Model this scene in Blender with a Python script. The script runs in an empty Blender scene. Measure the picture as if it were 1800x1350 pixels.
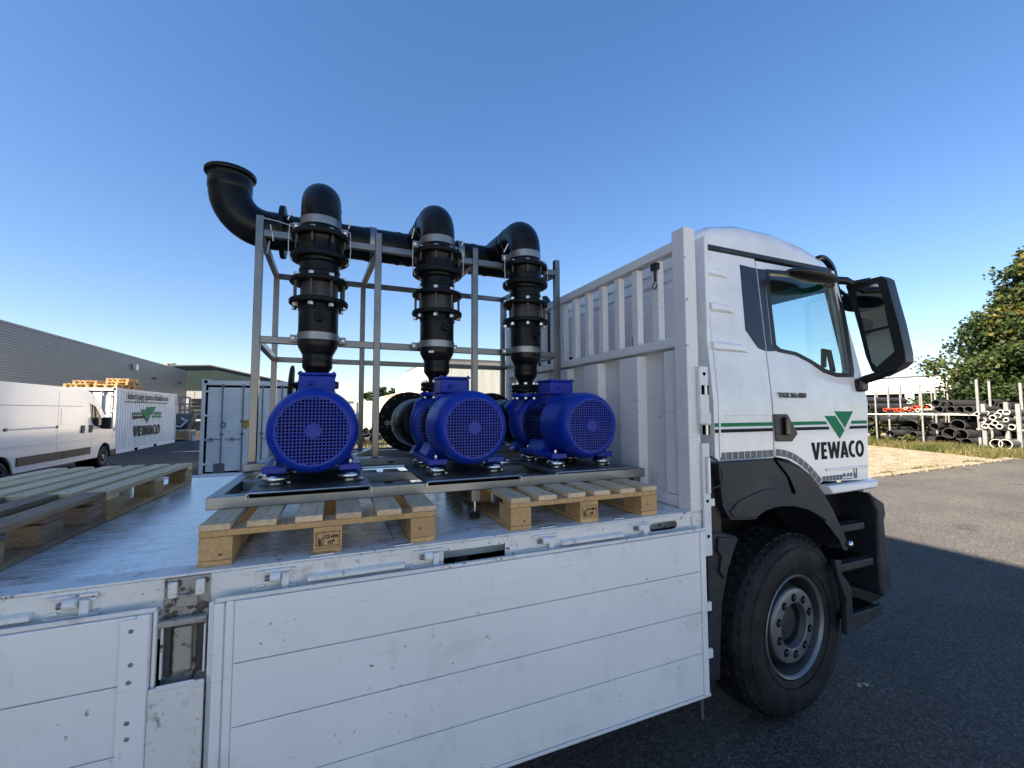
import bpy, bmesh, math, random
from mathutils import Vector, Matrix
random.seed(7)
rnd = random.uniform
S = bpy.context.scene
COL = S.collection
# ------------------------------------------------------------------ camera
# world: X = truck forward, Y = across the truck (away from camera), Z up, metres
F, CX, CY, H = 753.0, 900.0, 675.0, 1.875
vx = Vector((2690-CX, 717-CY, F)).normalized()
vy = Vector((582-CX, 722-CY, F)); vy = (vy - vx*vx.dot(vy)).normalized()
vz = vx.cross(vy)
if vz.y > 0: vz = -vz
ROWS = (vx, vy, vz)
EYE = Vector((0, 0, H))
def ray(u, v):
    c = Vector((u-CX, v-CY, F)); return Vector([r.dot(c) for r in ROWS])
def at(u, v, axis, val):
    """point of the plane axis = val that a spot of the photograph shows (used to survey positions)"""
    d = ray(u, v); return EYE + d*((val-EYE[axis])/d[axis])
cd = bpy.data.cameras.new('camera'); cam = bpy.data.objects.new('camera', cd); COL.objects.link(cam)
cd.sensor_width = 36; cd.lens = F/1800*36; cd.clip_end = 3000; cd.clip_start = 0.05
right = Vector([r.x for r in ROWS]); down = Vector([r.y for r in ROWS]); fwd = Vector([r.z for r in ROWS])
M3 = Matrix((right, -down, -fwd)).transposed()
cam.matrix_world = Matrix.Translation(EYE) @ M3.to_4x4()
S.camera = cam
# ------------------------------------------------------------------ sky, sun, exposure
SUN = Vector((1.0, 0.30, -0.72)).normalized()
W = bpy.data.worlds.new('World'); S.world = W; W.use_nodes = True
wn = W.node_tree.nodes; bg = wn['Background']
sky = wn.new('ShaderNodeTexSky'); sky.sky_type = 'NISHITA'; sky.sun_disc = False
sky.sun_elevation = math.asin(-SUN.z); sky.sun_rotation = math.atan2(-SUN.x, -SUN.y)
sky.air_density = 1.0; sky.dust_density = 0.3; sky.ozone_density = 2.0; sky.altitude = 50
hs = wn.new('ShaderNodeHueSaturation'); hs.inputs['Saturation'].default_value = 1.31; hs.inputs['Hue'].default_value = 0.513; gm = wn.new('ShaderNodeGamma'); gm.inputs[1].default_value = 0.77
W.node_tree.links.new(sky.outputs[0], hs.inputs['Color']); W.node_tree.links.new(hs.outputs[0], gm.inputs[0]); W.node_tree.links.new(gm.outputs[0], bg.inputs[0]); bg.inputs[1].default_value = 0.0595
sd = bpy.data.lights.new('sun', 'SUN'); sd.energy = 5.0; sd.angle = math.radians(0.5); sd.color = (1.0, 0.86, 0.68)
so = bpy.data.objects.new('sun', sd); COL.objects.link(so); so.rotation_euler = SUN.to_track_quat('-Z', 'Y').to_euler()
so.location = (-30, -10, 25)
vs = S.view_settings; vs.view_transform = 'Standard'; vs.look = 'None'; vs.gamma = 1; vs.exposure = 2.36; vs.use_curve_mapping = False
S.render.resolution_x = 1024; S.render.resolution_y = 768

# ------------------------------------------------------------------ materials
MATS = {}
def nodes(name):
    m = bpy.data.materials.new(name); m.use_nodes = True; nt = m.node_tree
    return m, nt, nt.nodes['Principled BSDF'], nt.nodes.new, nt.links.new
def setp(b, col=None, rough=None, metal=None, spec=None, coat=None):
    if col is not None: b.inputs['Base Color'].default_value = (*col, 1)
    if rough is not None: b.inputs['Roughness'].default_value = rough
    if metal is not None: b.inputs['Metallic'].default_value = metal
    if spec is not None: b.inputs['Specular IOR Level'].default_value = spec
    if coat is not None: b.inputs['Coat Weight'].default_value = coat; b.inputs['Coat Roughness'].default_value = 0.08
def ramp(N, stops):
    r = N('ShaderNodeValToRGB'); e = r.color_ramp.elements
    while len(e) < len(stops): e.new(0.5)
    for i, (p, c) in enumerate(stops):
        e[i].position = p; e[i].color = (*c, 1) if len(c) == 3 else c
    return r
def coords(N, L, scale=(1, 1, 1), rot=(0, 0, 0), rand=False, gen='Object'):
    t = N('ShaderNodeTexCoord'); m = N('ShaderNodeMapping'); m.inputs['Scale'].default_value = scale; m.inputs['Rotation'].default_value = rot
    L(t.outputs[gen], m.inputs['Vector'])
    if rand:
        oi = N('ShaderNodeObjectInfo'); mu = N('ShaderNodeVectorMath'); mu.operation = 'SCALE'; mu.inputs[0].default_value = (37, 51, 23)
        L(oi.outputs['Random'], mu.inputs['Scale']); L(mu.outputs[0], m.inputs['Location'])
    return m.outputs[0]
def noise(N, L, co, scale, detail=4, rough=0.6):
    n = N('ShaderNodeTexNoise'); n.inputs['Scale'].default_value = scale; n.inputs['Detail'].default_value = detail; n.inputs['Roughness'].default_value = rough
    L(co, n.inputs['Vector']); return n.outputs[0]
def bumpn(N, L, b, h, strength, dist=0.01):
    k = N('ShaderNodeBump'); k.inputs['Strength'].default_value = strength; k.inputs['Distance'].default_value = dist
    L(h, k.inputs['Height']); L(k.outputs[0], b.inputs['Normal'])
def mixc(N, L, fac, a, c, blend='MIX'):
    m = N('ShaderNodeMix'); m.data_type = 'RGBA'; m.blend_type = blend
    for s, v in ((0, fac), (6, a), (7, c)):
        if isinstance(v, (int, float)): m.inputs[s].default_value = v
        elif isinstance(v, tuple): m.inputs[s].default_value = (*v, 1)
        else: L(v, m.inputs[s])
    return m.outputs[2]
def plain(name, col, rough=0.5, metal=0.0, spec=0.5, coat=0.0, var=0.12, scale=6.0, bump=0.0, bscale=60.0, stretch=(1, 1, 1), rvar=0.12, rand=False):
    """one real colour with slight wear: tone, gloss and relief vary a little"""
    m, nt, b, N, L = nodes(name); setp(b, col, rough, metal, spec, coat)
    co = coords(N, L, stretch, rand=rand); n = noise(N, L, co, scale)
    r = ramp(N, [(0.3, tuple(c*(1-var) for c in col)), (0.7, tuple(min(1, c*(1+var)) for c in col))]); L(n, r.inputs[0]); L(r.outputs[0], b.inputs['Base Color'])
    mr = N('ShaderNodeMapRange'); mr.inputs[3].default_value = max(0.02, rough-rvar); mr.inputs[4].default_value = min(1, rough+rvar); L(n, mr.inputs[0]); L(mr.outputs[0], b.inputs['Roughness'])
    if bump: bumpn(N, L, b, noise(N, L, co, bscale, 3), bump)
    MATS[name] = m; return m
def worn_paint(name, col, marks, rough=0.4, amount=0.5, fine=28.0, streak=None, coat=0.0, grime=(0.2, 0.17, 0.13), gam=0.25, ms=2.3):
    """paint with chips, scuffs and grime of their own shape"""
    m, nt, b, N, L = nodes(name); setp(b, col, rough, 0, 0.5, coat)
    co = coords(N, L); n1 = noise(N, L, co, 1.7, 5)
    base = ramp(N, [(0.3, tuple(c*0.9 for c in col)), (0.7, col)]); L(n1, base.inputs[0])
    g = noise(N, L, co, 4.0*(ms/2.3), 8, 0.7); gr = ramp(N, [(0.55, (0, 0, 0)), (0.8, (gam,)*3)]); L(g, gr.inputs[0])
    c1 = mixc(N, L, gr.outputs[0], base.outputs[0], grime)
    w = noise(N, L, co, fine, 6, 0.65); wr = ramp(N, [(0.70-0.10*amount, (0, 0, 0)), (0.73-0.10*amount, (1, 1, 1))]); L(w, wr.inputs[0])
    msk = noise(N, L, co, ms, 3); mk = ramp(N, [(0.48, (0, 0, 0)), (0.62, (1, 1, 1))]); L(msk, mk.inputs[0])
    mm = N('ShaderNodeMath'); mm.operation = 'MULTIPLY'; L(wr.outputs[0], mm.inputs[0]); L(mk.outputs[0], mm.inputs[1])
    c2 = mixc(N, L, mm.outputs[0], c1, marks)
    if streak:
        co2 = coords(N, L, streak); s = noise(N, L, co2, 9, 3, 0.5); sr = ramp(N, [(0.73, (0, 0, 0)), (0.78, (0.3,)*3)]); L(s, sr.inputs[0])
        c2 = mixc(N, L, sr.outputs[0], c2, tuple(k*1.6 for k in marks))
    for sc, ry, th, al in ((3.0, 0.5, 0.70, 0.55), (2.0, -0.9, 0.715, 0.5), (2.4, 1.45, 0.70, 0.35), (4.0, 0.1, 0.725, 0.4)):      # scratches across the sheet, each set in its own direction
        q = noise(N, L, coords(N, L, (1.2, 1.2, 60), (0, ry, 0)), sc, 3, 0.5); qr = ramp(N, [(th, (0, 0, 0)), (th+0.02, (al,)*3)]); L(q, qr.inputs[0]); c2 = mixc(N, L, qr.outputs[0], c2, tuple(k*1.8 for k in marks))
    sm = noise(N, L, coords(N, L, (3, 3, 1.2)), 3.1, 5, 0.6); sr_ = ramp(N, [(0.60, (0, 0, 0)), (0.78, (0.30,)*3)]); L(sm, sr_.inputs[0]); c2 = mixc(N, L, sr_.outputs[0], c2, (0.42, 0.39, 0.33))
    L(c2, b.inputs['Base Color'])
    bumpn(N, L, b, noise(N, L, co, 9, 5), 0.10, 0.01)
    MATS[name] = m; return m
worn_paint('bed_paint', (0.76, 0.75, 0.72), (0.10, 0.08, 0.06), 0.42, 0.55, 26, gam=0.45)
worn_paint('beam_paint', (0.75, 0.74, 0.70), (0.08, 0.055, 0.04), 0.45, 1.25, 42, gam=0.9, ms=6.0, grime=(0.22, 0.15, 0.09))
worn_paint('panel_paint', (0.85, 0.845, 0.82), (0.20, 0.19, 0.17), 0.34, 0.42, 34, (6, 6, 0.6), gam=0.25, ms=2.6)
worn_paint('head_paint', (0.76, 0.755, 0.73), (0.07, 0.06, 0.06), 0.42, 0.6, 40, gam=0.25, ms=4)
worn_paint('grease', (0.36, 0.33, 0.28), (0.025, 0.02, 0.016), 0.5, 1.8, 55, gam=1.0, grime=(0.10, 0.085, 0.065), ms=18)
plain('cab_white', (0.79, 0.79, 0.785), 0.18, 0, 0.5, 0.6, var=0.07, scale=2.2, rvar=0.08)  # cloudy tone paints soft reflections along with faint grime
plain('white_metal', (0.70, 0.71, 0.70), 0.45, var=0.08, scale=9)
plain('container_white', (0.76, 0.76, 0.74), 0.5, var=0.1, scale=1.4)
plain('van_white', (0.74, 0.75, 0.77), 0.2, coat=0.5, var=0.03)
plain('dark_plastic', (0.016, 0.020, 0.028), 0.52, 0, 0.4, var=0.12, scale=5, bump=0.1, bscale=300)
plain('black_plastic', (0.007, 0.0075, 0.0085), 0.42, var=0.2, bump=0.06, bscale=200)
plain('black_gloss', (0.012, 0.013, 0.016), 0.12, var=0.1)
plain('panel_black', (0.020, 0.024, 0.034), 0.22, var=0.08)
plain('pipe_black', (0.003, 0.0034, 0.0038), 0.34, 0, 0.22, var=0.35, scale=3, bump=0.04, bscale=90, rvar=0.16)
plain('flange_black', (0.0035, 0.004, 0.0045), 0.5, 0, 0.22, var=0.3, scale=9, bump=0.08, bscale=140)
plain('rubber', (0.010, 0.010, 0.011), 0.7, 0, 0.35, var=0.3, scale=7, bump=0.15, bscale=120)
plain('motor_blue', (0.002, 0.026, 0.31), 0.36, 0, 0.25, var=0.14, scale=5, bump=0.02, bscale=180)
def dusty(name, dust, amount, scale):
    nt = MATS[name].node_tree; N, L = nt.nodes.new, nt.links.new; b = nt.nodes['Principled BSDF']; src = b.inputs['Base Color'].links[0].from_socket
    n = noise(N, L, coords(N, L), scale, 7, 0.7); r = ramp(N, [(0.45, (0, 0, 0)), (0.75, (amount,)*3)]); L(n, r.inputs[0]); L(mixc(N, L, r.outputs[0], src, dust), b.inputs['Base Color'])
dusty('cab_white', (0.45, 0.42, 0.36), 0.35, 3.5); dusty('dark_plastic', (0.10, 0.095, 0.085), 0.35, 6.0); dusty('rubber', (0.09, 0.085, 0.075), 0.35, 9.0); dusty('motor_blue', (0.05, 0.06, 0.14), 0.35, 8.0); dusty('pipe_black', (0.05, 0.05, 0.048), 0.22, 6.0)
plain('motor_dark', (0.008, 0.016, 0.12), 0.45, var=0.2)
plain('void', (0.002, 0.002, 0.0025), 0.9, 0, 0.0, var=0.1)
plain('stainless', (0.20, 0.195, 0.185), 0.36, 1.0, var=0.16, scale=3, bump=0.03, bscale=160, stretch=(1, 1, 4), rvar=0.14)
plain('mill_steel', (0.27, 0.275, 0.27), 0.42, 0.9, var=0.22, scale=4, bump=0.03, bscale=120, stretch=(0.5, 3, 3), rvar=0.16)
plain('plate_steel', (0.16, 0.17, 0.17), 0.48, 0.7, var=0.2, scale=5)
plain('zinc', (0.62, 0.63, 0.60), 0.28, 1.0, var=0.15, scale=30)
plain('bolt_zinc', (0.66, 0.66, 0.64), 0.3, 1.0, var=0.15)
plain('rust_bolt', (0.10, 0.085, 0.075), 0.5, 0.8, var=0.3, scale=40)
plain('rim_grey', (0.20, 0.205, 0.21), 0.42, 0.5, var=0.15, scale=12)
plain('rim_dark', (0.045, 0.045, 0.048), 0.5, 0.3, var=0.3, scale=12)
plain('logo_green', (0.010, 0.20, 0.085), 0.6, 0, 0.15, var=0.06)
plain('logo_black', (0.010, 0.011, 0.015), 0.6, 0, 0.15, var=0.06)
plain('check_grey', (0.17, 0.18, 0.185), 0.6, 0, 0.2, var=0.08)
plain('chrome', (0.55, 0.55, 0.55), 0.15, 1.0, var=0.05)
plain('galvanised', (0.22, 0.22, 0.225), 0.5, 0.55, var=0.15, scale=7)
plain('bounce_concrete', (0.46, 0.45, 0.43), 0.85, var=0.12, scale=1.2, bump=0.2, bscale=30)  # pale tone of the added bounce ground
plain('concrete', (0.36, 0.35, 0.34), 0.85, var=0.15, scale=1.5, bump=0.2, bscale=30)
plain('wall_cream', (0.62, 0.60, 0.55), 0.8, var=0.08, scale=0.7)
plain('wall_grey', (0.34, 0.36, 0.35), 0.7, var=0.1, scale=0.8, stretch=(3, 3, 0.4))
plain('roof_dark', (0.06, 0.06, 0.065), 0.7, var=0.2)
plain('roof_light', (0.52, 0.50, 0.44), 0.7, var=0.1)
plain('hall_grey', (0.15, 0.16, 0.185), 0.4, 0.35, var=0.08, scale=0.6)
plain('hall_green', (0.008, 0.026, 0.022), 0.5, var=0.1, scale=1)
plain('sticker_yellow', (0.72, 0.44, 0.03), 0.5, var=0.06)
plain('sticker_blue', (0.03, 0.05, 0.20), 0.5, var=0.1)
plain('label_white', (0.75, 0.76, 0.78), 0.5, var=0.06)
plain('stamp_black', (0.03, 0.018, 0.012), 0.8, var=0.4, scale=90)
plain('pvc_grey', (0.19, 0.195, 0.20), 0.5, var=0.12, scale=2, rand=True)
plain('pvc_pale', (0.34, 0.33, 0.30), 0.5, var=0.12, scale=2, rand=True)
plain('pipe_shaded_grey', (0.06, 0.063, 0.066), 0.5, var=0.2, scale=2, rand=True)  # grey pipe barrels with their shade painted in
plain('pvc_red', (0.36, 0.05, 0.025), 0.5, var=0.15, scale=3, rand=True)
plain('pe_black', (0.022, 0.023, 0.025), 0.5, var=0.3, scale=2, rand=True)
plain('kerb_stone', (0.20, 0.165, 0.12), 0.9, var=0.25, scale=12, bump=0.3, bscale=40)
plain('stone_pale', (0.45, 0.42, 0.37), 0.8, var=0.15, scale=30)
plain('mud', (0.10, 0.085, 0.065), 0.9, var=0.5, scale=60, bump=0.4, bscale=120)
plain('bark', (0.09, 0.065, 0.045), 0.9, var=0.3, scale=6, bump=0.5, bscale=20, stretch=(3, 3, 0.6))
plain('tie_white', (0.62, 0.64, 0.66), 0.35, var=0.05)
plain('lamp_lens', (0.75, 0.74, 0.7), 0.2, var=0.03)
plain('carton', (0.30, 0.23, 0.15), 0.8, var=0.15)
plain('seat_cloth', (0.03, 0.032, 0.04), 0.9, var=0.2)
def wood(name, light, dark, amount=0.5):
    m, nt, b, N, L = nodes(name); setp(b, light, 0.75)
    co = coords(N, L, (22, 1.6, 22), rand=True); n = noise(N, L, co, 3.2, 6, 0.62)
    r = ramp(N, [(0.28, dark), (0.5, tuple((a*0.6+c*0.4) for a, c in zip(light, dark))), (0.68, light)]); L(n, r.inputs[0])
    co2 = coords(N, L, rand=True); k = noise(N, L, co2, 7, 4); kr = ramp(N, [(0.6, (0, 0, 0)), (0.85, (amount,)*3)]); L(k, kr.inputs[0])
    c = mixc(N, L, kr.outputs[0], r.outputs[0], tuple(d*0.45 for d in dark))
    oi = N('ShaderNodeObjectInfo'); mr = N('ShaderNodeMapRange'); mr.inputs[3].default_value = 0.78; mr.inputs[4].default_value = 1.12; L(oi.outputs['Random'], mr.inputs[0])
    hsv = N('ShaderNodeHueSaturation'); L(c, hsv.inputs['Color']); L(mr.outputs[0], hsv.inputs['Value']); L(hsv.outputs[0], b.inputs['Base Color'])
    bumpn(N, L, b, n, 0.25, 0.004); MATS[name] = m
wood('wood_new', (0.62, 0.40, 0.18), (0.42, 0.24, 0.09))
wood('wood_pale', (0.72, 0.55, 0.35), (0.52, 0.36, 0.20))
wood('wood_fresh', (0.90, 0.69, 0.42), (0.74, 0.53, 0.29), 0.3)
wood('wood_old', (0.40, 0.27, 0.165), (0.19, 0.125, 0.075), 0.8)
wood('chip_block', (0.56, 0.36, 0.16), (0.40, 0.235, 0.095), 0.7)
def asphalt():
    m, nt, b, N, L = nodes('asphalt'); setp(b, (0.05, 0.05, 0.05), 0.85, spec=0.35)
    co = coords(N, L); v = N('ShaderNodeTexVoronoi'); v.inputs['Scale'].default_value = 95; L(co, v.inputs['Vector'])
    r = ramp(N, [(0.0, (0.03, 0.03, 0.031)), (0.35, (0.052, 0.051, 0.050)), (0.8, (0.10, 0.097, 0.09)), (1.0, (0.17, 0.16, 0.15))])
    sep = N('ShaderNodeSeparateColor'); L(v.outputs['Color'], sep.inputs[0]); L(sep.outputs[0], r.inputs[0])
    n = noise(N, L, co, 0.35, 6, 0.65); nr = ramp(N, [(0.3, (0.7, 0.7, 0.71)), (0.7, (1.25, 1.22, 1.18))]); L(n, nr.inputs[0])
    c = mixc(N, L, 1.0, r.outputs[0], nr.outputs[0], 'MULTIPLY')
    sp = noise(N, L, co, 9, 2, 0.5); sr = ramp(N, [(0.74, (0, 0, 0)), (0.78, (0.35,)*3)]); L(sp, sr.inputs[0])
    c = mixc(N, L, sr.outputs[0], c, (0.02, 0.02, 0.021))
    tr = noise(N, L, coords(N, L, (0.10, 1.6, 1)), 1.4, 5, 0.6); trr = ramp(N, [(0.52, (0, 0, 0)), (0.70, (0.35,)*3)]); L(tr, trr.inputs[0]); c = mixc(N, L, trr.outputs[0], c, (0.115, 0.108, 0.10))
    oi = noise(N, L, co, 0.9, 4, 0.5); oir = ramp(N, [(0.67, (0, 0, 0)), (0.74, (0.55,)*3)]); L(oi, oir.inputs[0]); c = mixc(N, L, oir.outputs[0], c, (0.022, 0.021, 0.021)); L(c, b.inputs['Base Color'])
    ds = N('ShaderNodeMath'); ds.operation = 'MULTIPLY'; ds.inputs[1].default_value = -1; L(v.outputs['Distance'], ds.inputs[0])
    bumpn(N, L, b, ds.outputs[0], 0.9, 0.012); MATS['asphalt'] = m
asphalt()
def gravel():
    m, nt, b, N, L = nodes('gravel'); setp(b, (0.4, 0.33, 0.25), 0.9)
    co = coords(N, L); v = N('ShaderNodeTexVoronoi'); v.inputs['Scale'].default_value = 22; L(co, v.inputs['Vector'])
    sep = N('ShaderNodeSeparateColor'); L(v.outputs['Color'], sep.inputs[0])
    r = ramp(N, [(0.0, (0.10, 0.08, 0.055)), (0.45, (0.23, 0.19, 0.135)), (1.0, (0.36, 0.30, 0.22))]); L(sep.outputs[0], r.inputs[0])
    n = noise(N, L, co, 1.6, 8, 0.7); nr = ramp(N, [(0.36, (0.62, 0.60, 0.55)), (0.62, (1.15, 1.14, 1.1))]); L(n, nr.inputs[0])
    L(mixc(N, L, 1.0, r.outputs[0], nr.outputs[0], 'MULTIPLY'), b.inputs['Base Color'])
    bumpn(N, L, b, v.outputs['Distance'], 0.8, 0.02); MATS['gravel'] = m
gravel()
def bedfloor():
    """worn white phenolic plywood: streaks and long scratches, glossy where the coat is left"""
    m, nt, b, N, L = nodes('bed_floor_white'); setp(b, (0.6, 0.62, 0.66), 0.3, coat=1.0); b.inputs['Coat Roughness'].default_value = 0.22
    co = coords(N, L); n = noise(N, L, coords(N, L, (1.2, 1.2, 1)), 3.0, 7, 0.7)
    base = ramp(N, [(0.30, (0.70, 0.675, 0.62)), (0.5, (0.88, 0.86, 0.81)), (0.75, (0.93, 0.915, 0.88))]); L(n, base.inputs[0])
    c = base.outputs[0]
    for rz, sc, th in ((0.55, (1.6, 55, 1), 0.60), (0.75, (1.1, 85, 1), 0.605), (1.0, (1.3, 70, 1), 0.62), (0.35, (4.0, 38, 1), 0.62), (1.35, (1.4, 100, 1), 0.635), (0.62, (7.0, 30, 1), 0.635)):
        s = noise(N, L, coords(N, L, sc, (0, 0, rz)), 2.0, 4, 0.55); r = ramp(N, [(th, (0, 0, 0)), (th+0.03, (0.8,)*3)]); L(s, r.inputs[0])
        c = mixc(N, L, r.outputs[0], c, (0.12, 0.115, 0.11))
    g = noise(N, L, co, 11, 6, 0.7); gr = ramp(N, [(0.60, (0, 0, 0)), (0.68, (0.65,)*3)]); L(g, gr.inputs[0])
    c = mixc(N, L, gr.outputs[0], c, (0.20, 0.165, 0.13)); L(c, b.inputs['Base Color'])
    mr = N('ShaderNodeMapRange'); mr.inputs[1].default_value = 0.35; mr.inputs[2].default_value = 0.7; mr.inputs[3].default_value = 0.16; mr.inputs[4].default_value = 0.40; L(n, mr.inputs[0]); L(mr.outputs[0], b.inputs['Roughness'])
    bumpn(N, L, b, noise(N, L, coords(N, L, (1, 5, 1), (0, 0, 0.5)), 14, 6, 0.65), 0.45, 0.006); MATS['bed_floor_white'] = m
bedfloor()
def leafmat(name, cols, trans=0.35):
    m, nt, b, N, L = nodes(name); setp(b, cols[0], 0.55, spec=0.25)
    at_ = N('ShaderNodeAttribute'); at_.attribute_name = 'tone'
    r = ramp(N, [(i/(len(cols)-1), c) for i, c in enumerate(cols)]); L(at_.outputs['Fac'], r.inputs[0]); L(r.outputs[0], b.inputs['Base Color'])
    tr = N('ShaderNodeBsdfTranslucent'); L(r.outputs[0], tr.inputs[0]); ms = N('ShaderNodeMixShader'); ms.inputs[0].default_value = trans
    L(b.outputs[0], ms.inputs[1]); L(tr.outputs[0], ms.inputs[2]); L(ms.outputs[0], nt.nodes['Material Output'].inputs[0]); MATS[name] = m
leafmat('leaf', [(0.013, 0.026, 0.008), (0.026, 0.046, 0.014), (0.05, 0.066, 0.018), (0.15, 0.115, 0.022)])
leafmat('grass', [(0.035, 0.05, 0.013), (0.065, 0.075, 0.02), (0.11, 0.10, 0.035), (0.16, 0.13, 0.06)])
def glass(name, tint=(0.80, 0.93, 0.95), rough=0.0, mixf=0.12):
    m, nt, b, N, L = nodes(name)
    t = N('ShaderNodeBsdfTransparent'); t.inputs[0].default_value = (*tint, 1); g = N('ShaderNodeBsdfGlossy'); g.inputs['Roughness'].default_value = rough
    lw = N('ShaderNodeLayerWeight'); lw.inputs[0].default_value = 0.5; pw = N('ShaderNodeMath'); pw.operation = 'POWER'; pw.inputs[1].default_value = 4.0; L(lw.outputs['Facing'], pw.inputs[0])
    ml = N('ShaderNodeMath'); ml.operation = 'MULTIPLY_ADD'; ml.inputs[1].default_value = 0.6; ml.inputs[2].default_value = 0.04; L(pw.outputs[0], ml.inputs[0])
    ms = N('ShaderNodeMixShader'); L(ml.outputs[0], ms.inputs[0]); L(t.outputs[0], ms.inputs[1]); L(g.outputs[0], ms.inputs[2])
    L(ms.outputs[0], nt.nodes['Material Output'].inputs[0]); MATS[name] = m
glass('glass', (0.86, 0.93, 0.93)); glass('visor_green', (0.03, 0.16, 0.12))
m, nt, b, N, L = nodes('mirror_glass'); setp(b, (0.55, 0.57, 0.58), 0.02, 1.0); MATS['mirror_glass'] = m

# ------------------------------------------------------------------ mesh helpers
SHEAR = None
def cab_y(z): return 1.83 + max(0.0, z-1.92)*0.085
class MB:
    def __init__(s): s.bm = bmesh.new()
    def box(s, x0, x1, y0, y1, z0, z1):
        return s.obox(((x0+x1)/2, (y0+y1)/2, (z0+z1)/2), (abs(x1-x0), abs(y1-y0), abs(z1-z0)))
    def obox(s, c, size, rot=None):
        M = Matrix.Translation(c) @ (rot.to_4x4() if rot else Matrix()) @ Matrix.Diagonal((*size, 1))
        bmesh.ops.create_cube(s.bm, size=1, matrix=M); return s
    def bar(s, p0, p1, w, h, up=(0, 0, 1)):
        p0, p1 = Vector(p0), Vector(p1); d = p1-p0; X = d.normalized(); U = Vector(up)
        if abs(X.dot(U)) > 0.98: U = Vector((0, 1, 0))
        Yv = U.cross(X).normalized(); Zv = X.cross(Yv)
        return s.obox((p0+p1)/2, (d.length, w, h), Matrix((X, Yv, Zv)).transposed())
    def loft(s, rings, closed=True, cap0=True, cap1=True):
        R = [[s.bm.verts.new(p) for p in r] for r in rings]; n = len(R[0])
        for a, c in zip(R, R[1:]):
            for i in range(n if closed else n-1):
                j = (i+1) % n; s.bm.faces.new((a[i], a[j], c[j], c[i]))
        if closed and cap0: s.bm.faces.new(R[0][::-1])
        if closed and cap1: s.bm.faces.new(R[-1])
        return s
    def frame(s, axis):
        Z = Vector(axis).normalized(); U = Vector((0, 0, 1)) if abs(Z.z) < 0.95 else Vector((1, 0, 0))
        X = U.cross(Z).normalized(); return X, Z.cross(X), Z
    def lathe(s, prof, o, axis=(0, 0, 1), n=32, cap0=True, cap1=True):
        X, Y, Z = s.frame(axis); o = Vector(o)
        return s.loft([[o+Z*h+(X*math.cos(2*math.pi*i/n)+Y*math.sin(2*math.pi*i/n))*r for i in range(n)] for r, h in prof], True, cap0, cap1)
    def cyl(s, p0, p1, r0, r1=None, n=20):
        p0, p1 = Vector(p0), Vector(p1); return s.lathe([(r0, 0), (r0 if r1 is None else r1, (p1-p0).length)], p0, p1-p0, n)
    def ring(s, o, axis, ri, ro, h, n=32):   # washer / open tube piece
        return s.lathe([(ri, 0), (ro, 0), (ro, h), (ri, h), (ri, 0)], o, axis, n, False, False)
    def tube(s, pts, r, n=14, cap=True):
        pts = [Vector(p) for p in pts]; rings = []; X = None
        rr = r if isinstance(r, (list, tuple)) else [r]*len(pts)
        for i, p in enumerate(pts):
            t = (pts[min(i+1, len(pts)-1)]-pts[max(i-1, 0)]).normalized()
            if X is None: X = s.frame(t)[0]
            X = (X-t*X.dot(t)).normalized(); Y = t.cross(X)
            rings.append([p+(X*math.cos(2*math.pi*k/n)+Y*math.sin(2*math.pi*k/n))*rr[i] for k in range(n)])
        return s.loft(rings, True, cap, cap)
    def prism(s, poly, axis, d0, d1):        # polygon in the plane across axis, extruded d0..d1
        def P(p, d): return {0: (d, p[0], p[1]), 1: (p[0], d, p[1]), 2: (p[0], p[1], d)}[axis]
        return s.loft([[P(p, d0) for p in poly], [P(p, d1) for p in poly]])
    def build(s, name, mat, parent=None, bevel=0.0, seg=2, smooth=35):
        bmesh.ops.recalc_face_normals(s.bm, faces=s.bm.faces)
        me = bpy.data.meshes.new(name); s.bm.to_mesh(me); s.bm.free()
        return link(name, me, mat, parent, bevel, seg, smooth)
def link(name, me, mat, parent=None, bevel=0.0, seg=2, smooth=35):
    o = bpy.data.objects.new(name, me); COL.objects.link(o)
    if mat: me.materials.clear(); me.materials.append(MATS[mat])
    if smooth and len(me.polygons):
        me.shade_smooth(); me.set_sharp_from_angle(angle=math.radians(smooth))
    if bevel:
        md = o.modifiers.new('bevel', 'BEVEL'); md.width = bevel; md.segments = seg; md.limit_method = 'ANGLE'; md.angle_limit = math.radians(40)
        md.harden_normals = True
    par(o, parent); return o
def par(o, parent):
    if parent:
        o.parent = parent
        if parent.get('_w'): o.matrix_parent_inverse = Matrix.Translation(-parent.location)
def thing(name, label, cat, loc=(0, 0, 0), group=None, world=True):
    o = bpy.data.objects.new(name, None); COL.objects.link(o); o.location = loc; o.empty_display_size = 0.2
    if world: o['_w'] = 1
    return tag(o, label, cat, group)
def tag(o, label=None, cat=None, group=None, kind=None):
    for k, v in (('label', label), ('category', cat), ('group', group), ('kind', kind)):
        if v: o[k] = v
    return o
def copy_tree(o, parent=None):
    c = o.copy(); COL.objects.link(c)
    if parent: c.parent = parent
    for ch in list(o.children): copy_tree(ch, c)
    return c
def mesh_from_curve(splines, depth, bevel=0.0, res=0):
    cu = bpy.data.curves.new('c', 'CURVE'); cu.dimensions = '2D'; cu.fill_mode = 'BOTH'; cu.extrude = depth/2; cu.bevel_depth = bevel; cu.bevel_resolution = res
    for pts in splines:
        sp = cu.splines.new('POLY'); sp.points.add(len(pts)-1); sp.use_cyclic_u = True
        for p, q in zip(sp.points, pts): p.co = (q[0], q[1], 0, 1)
    o = bpy.data.objects.new('c', cu); COL.objects.link(o)
    dg = bpy.context.evaluated_depsgraph_get(); me = bpy.data.meshes.new_from_object(o.evaluated_get(dg)); bpy.data.objects.remove(o); bpy.data.curves.remove(cu)
    return me
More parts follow.
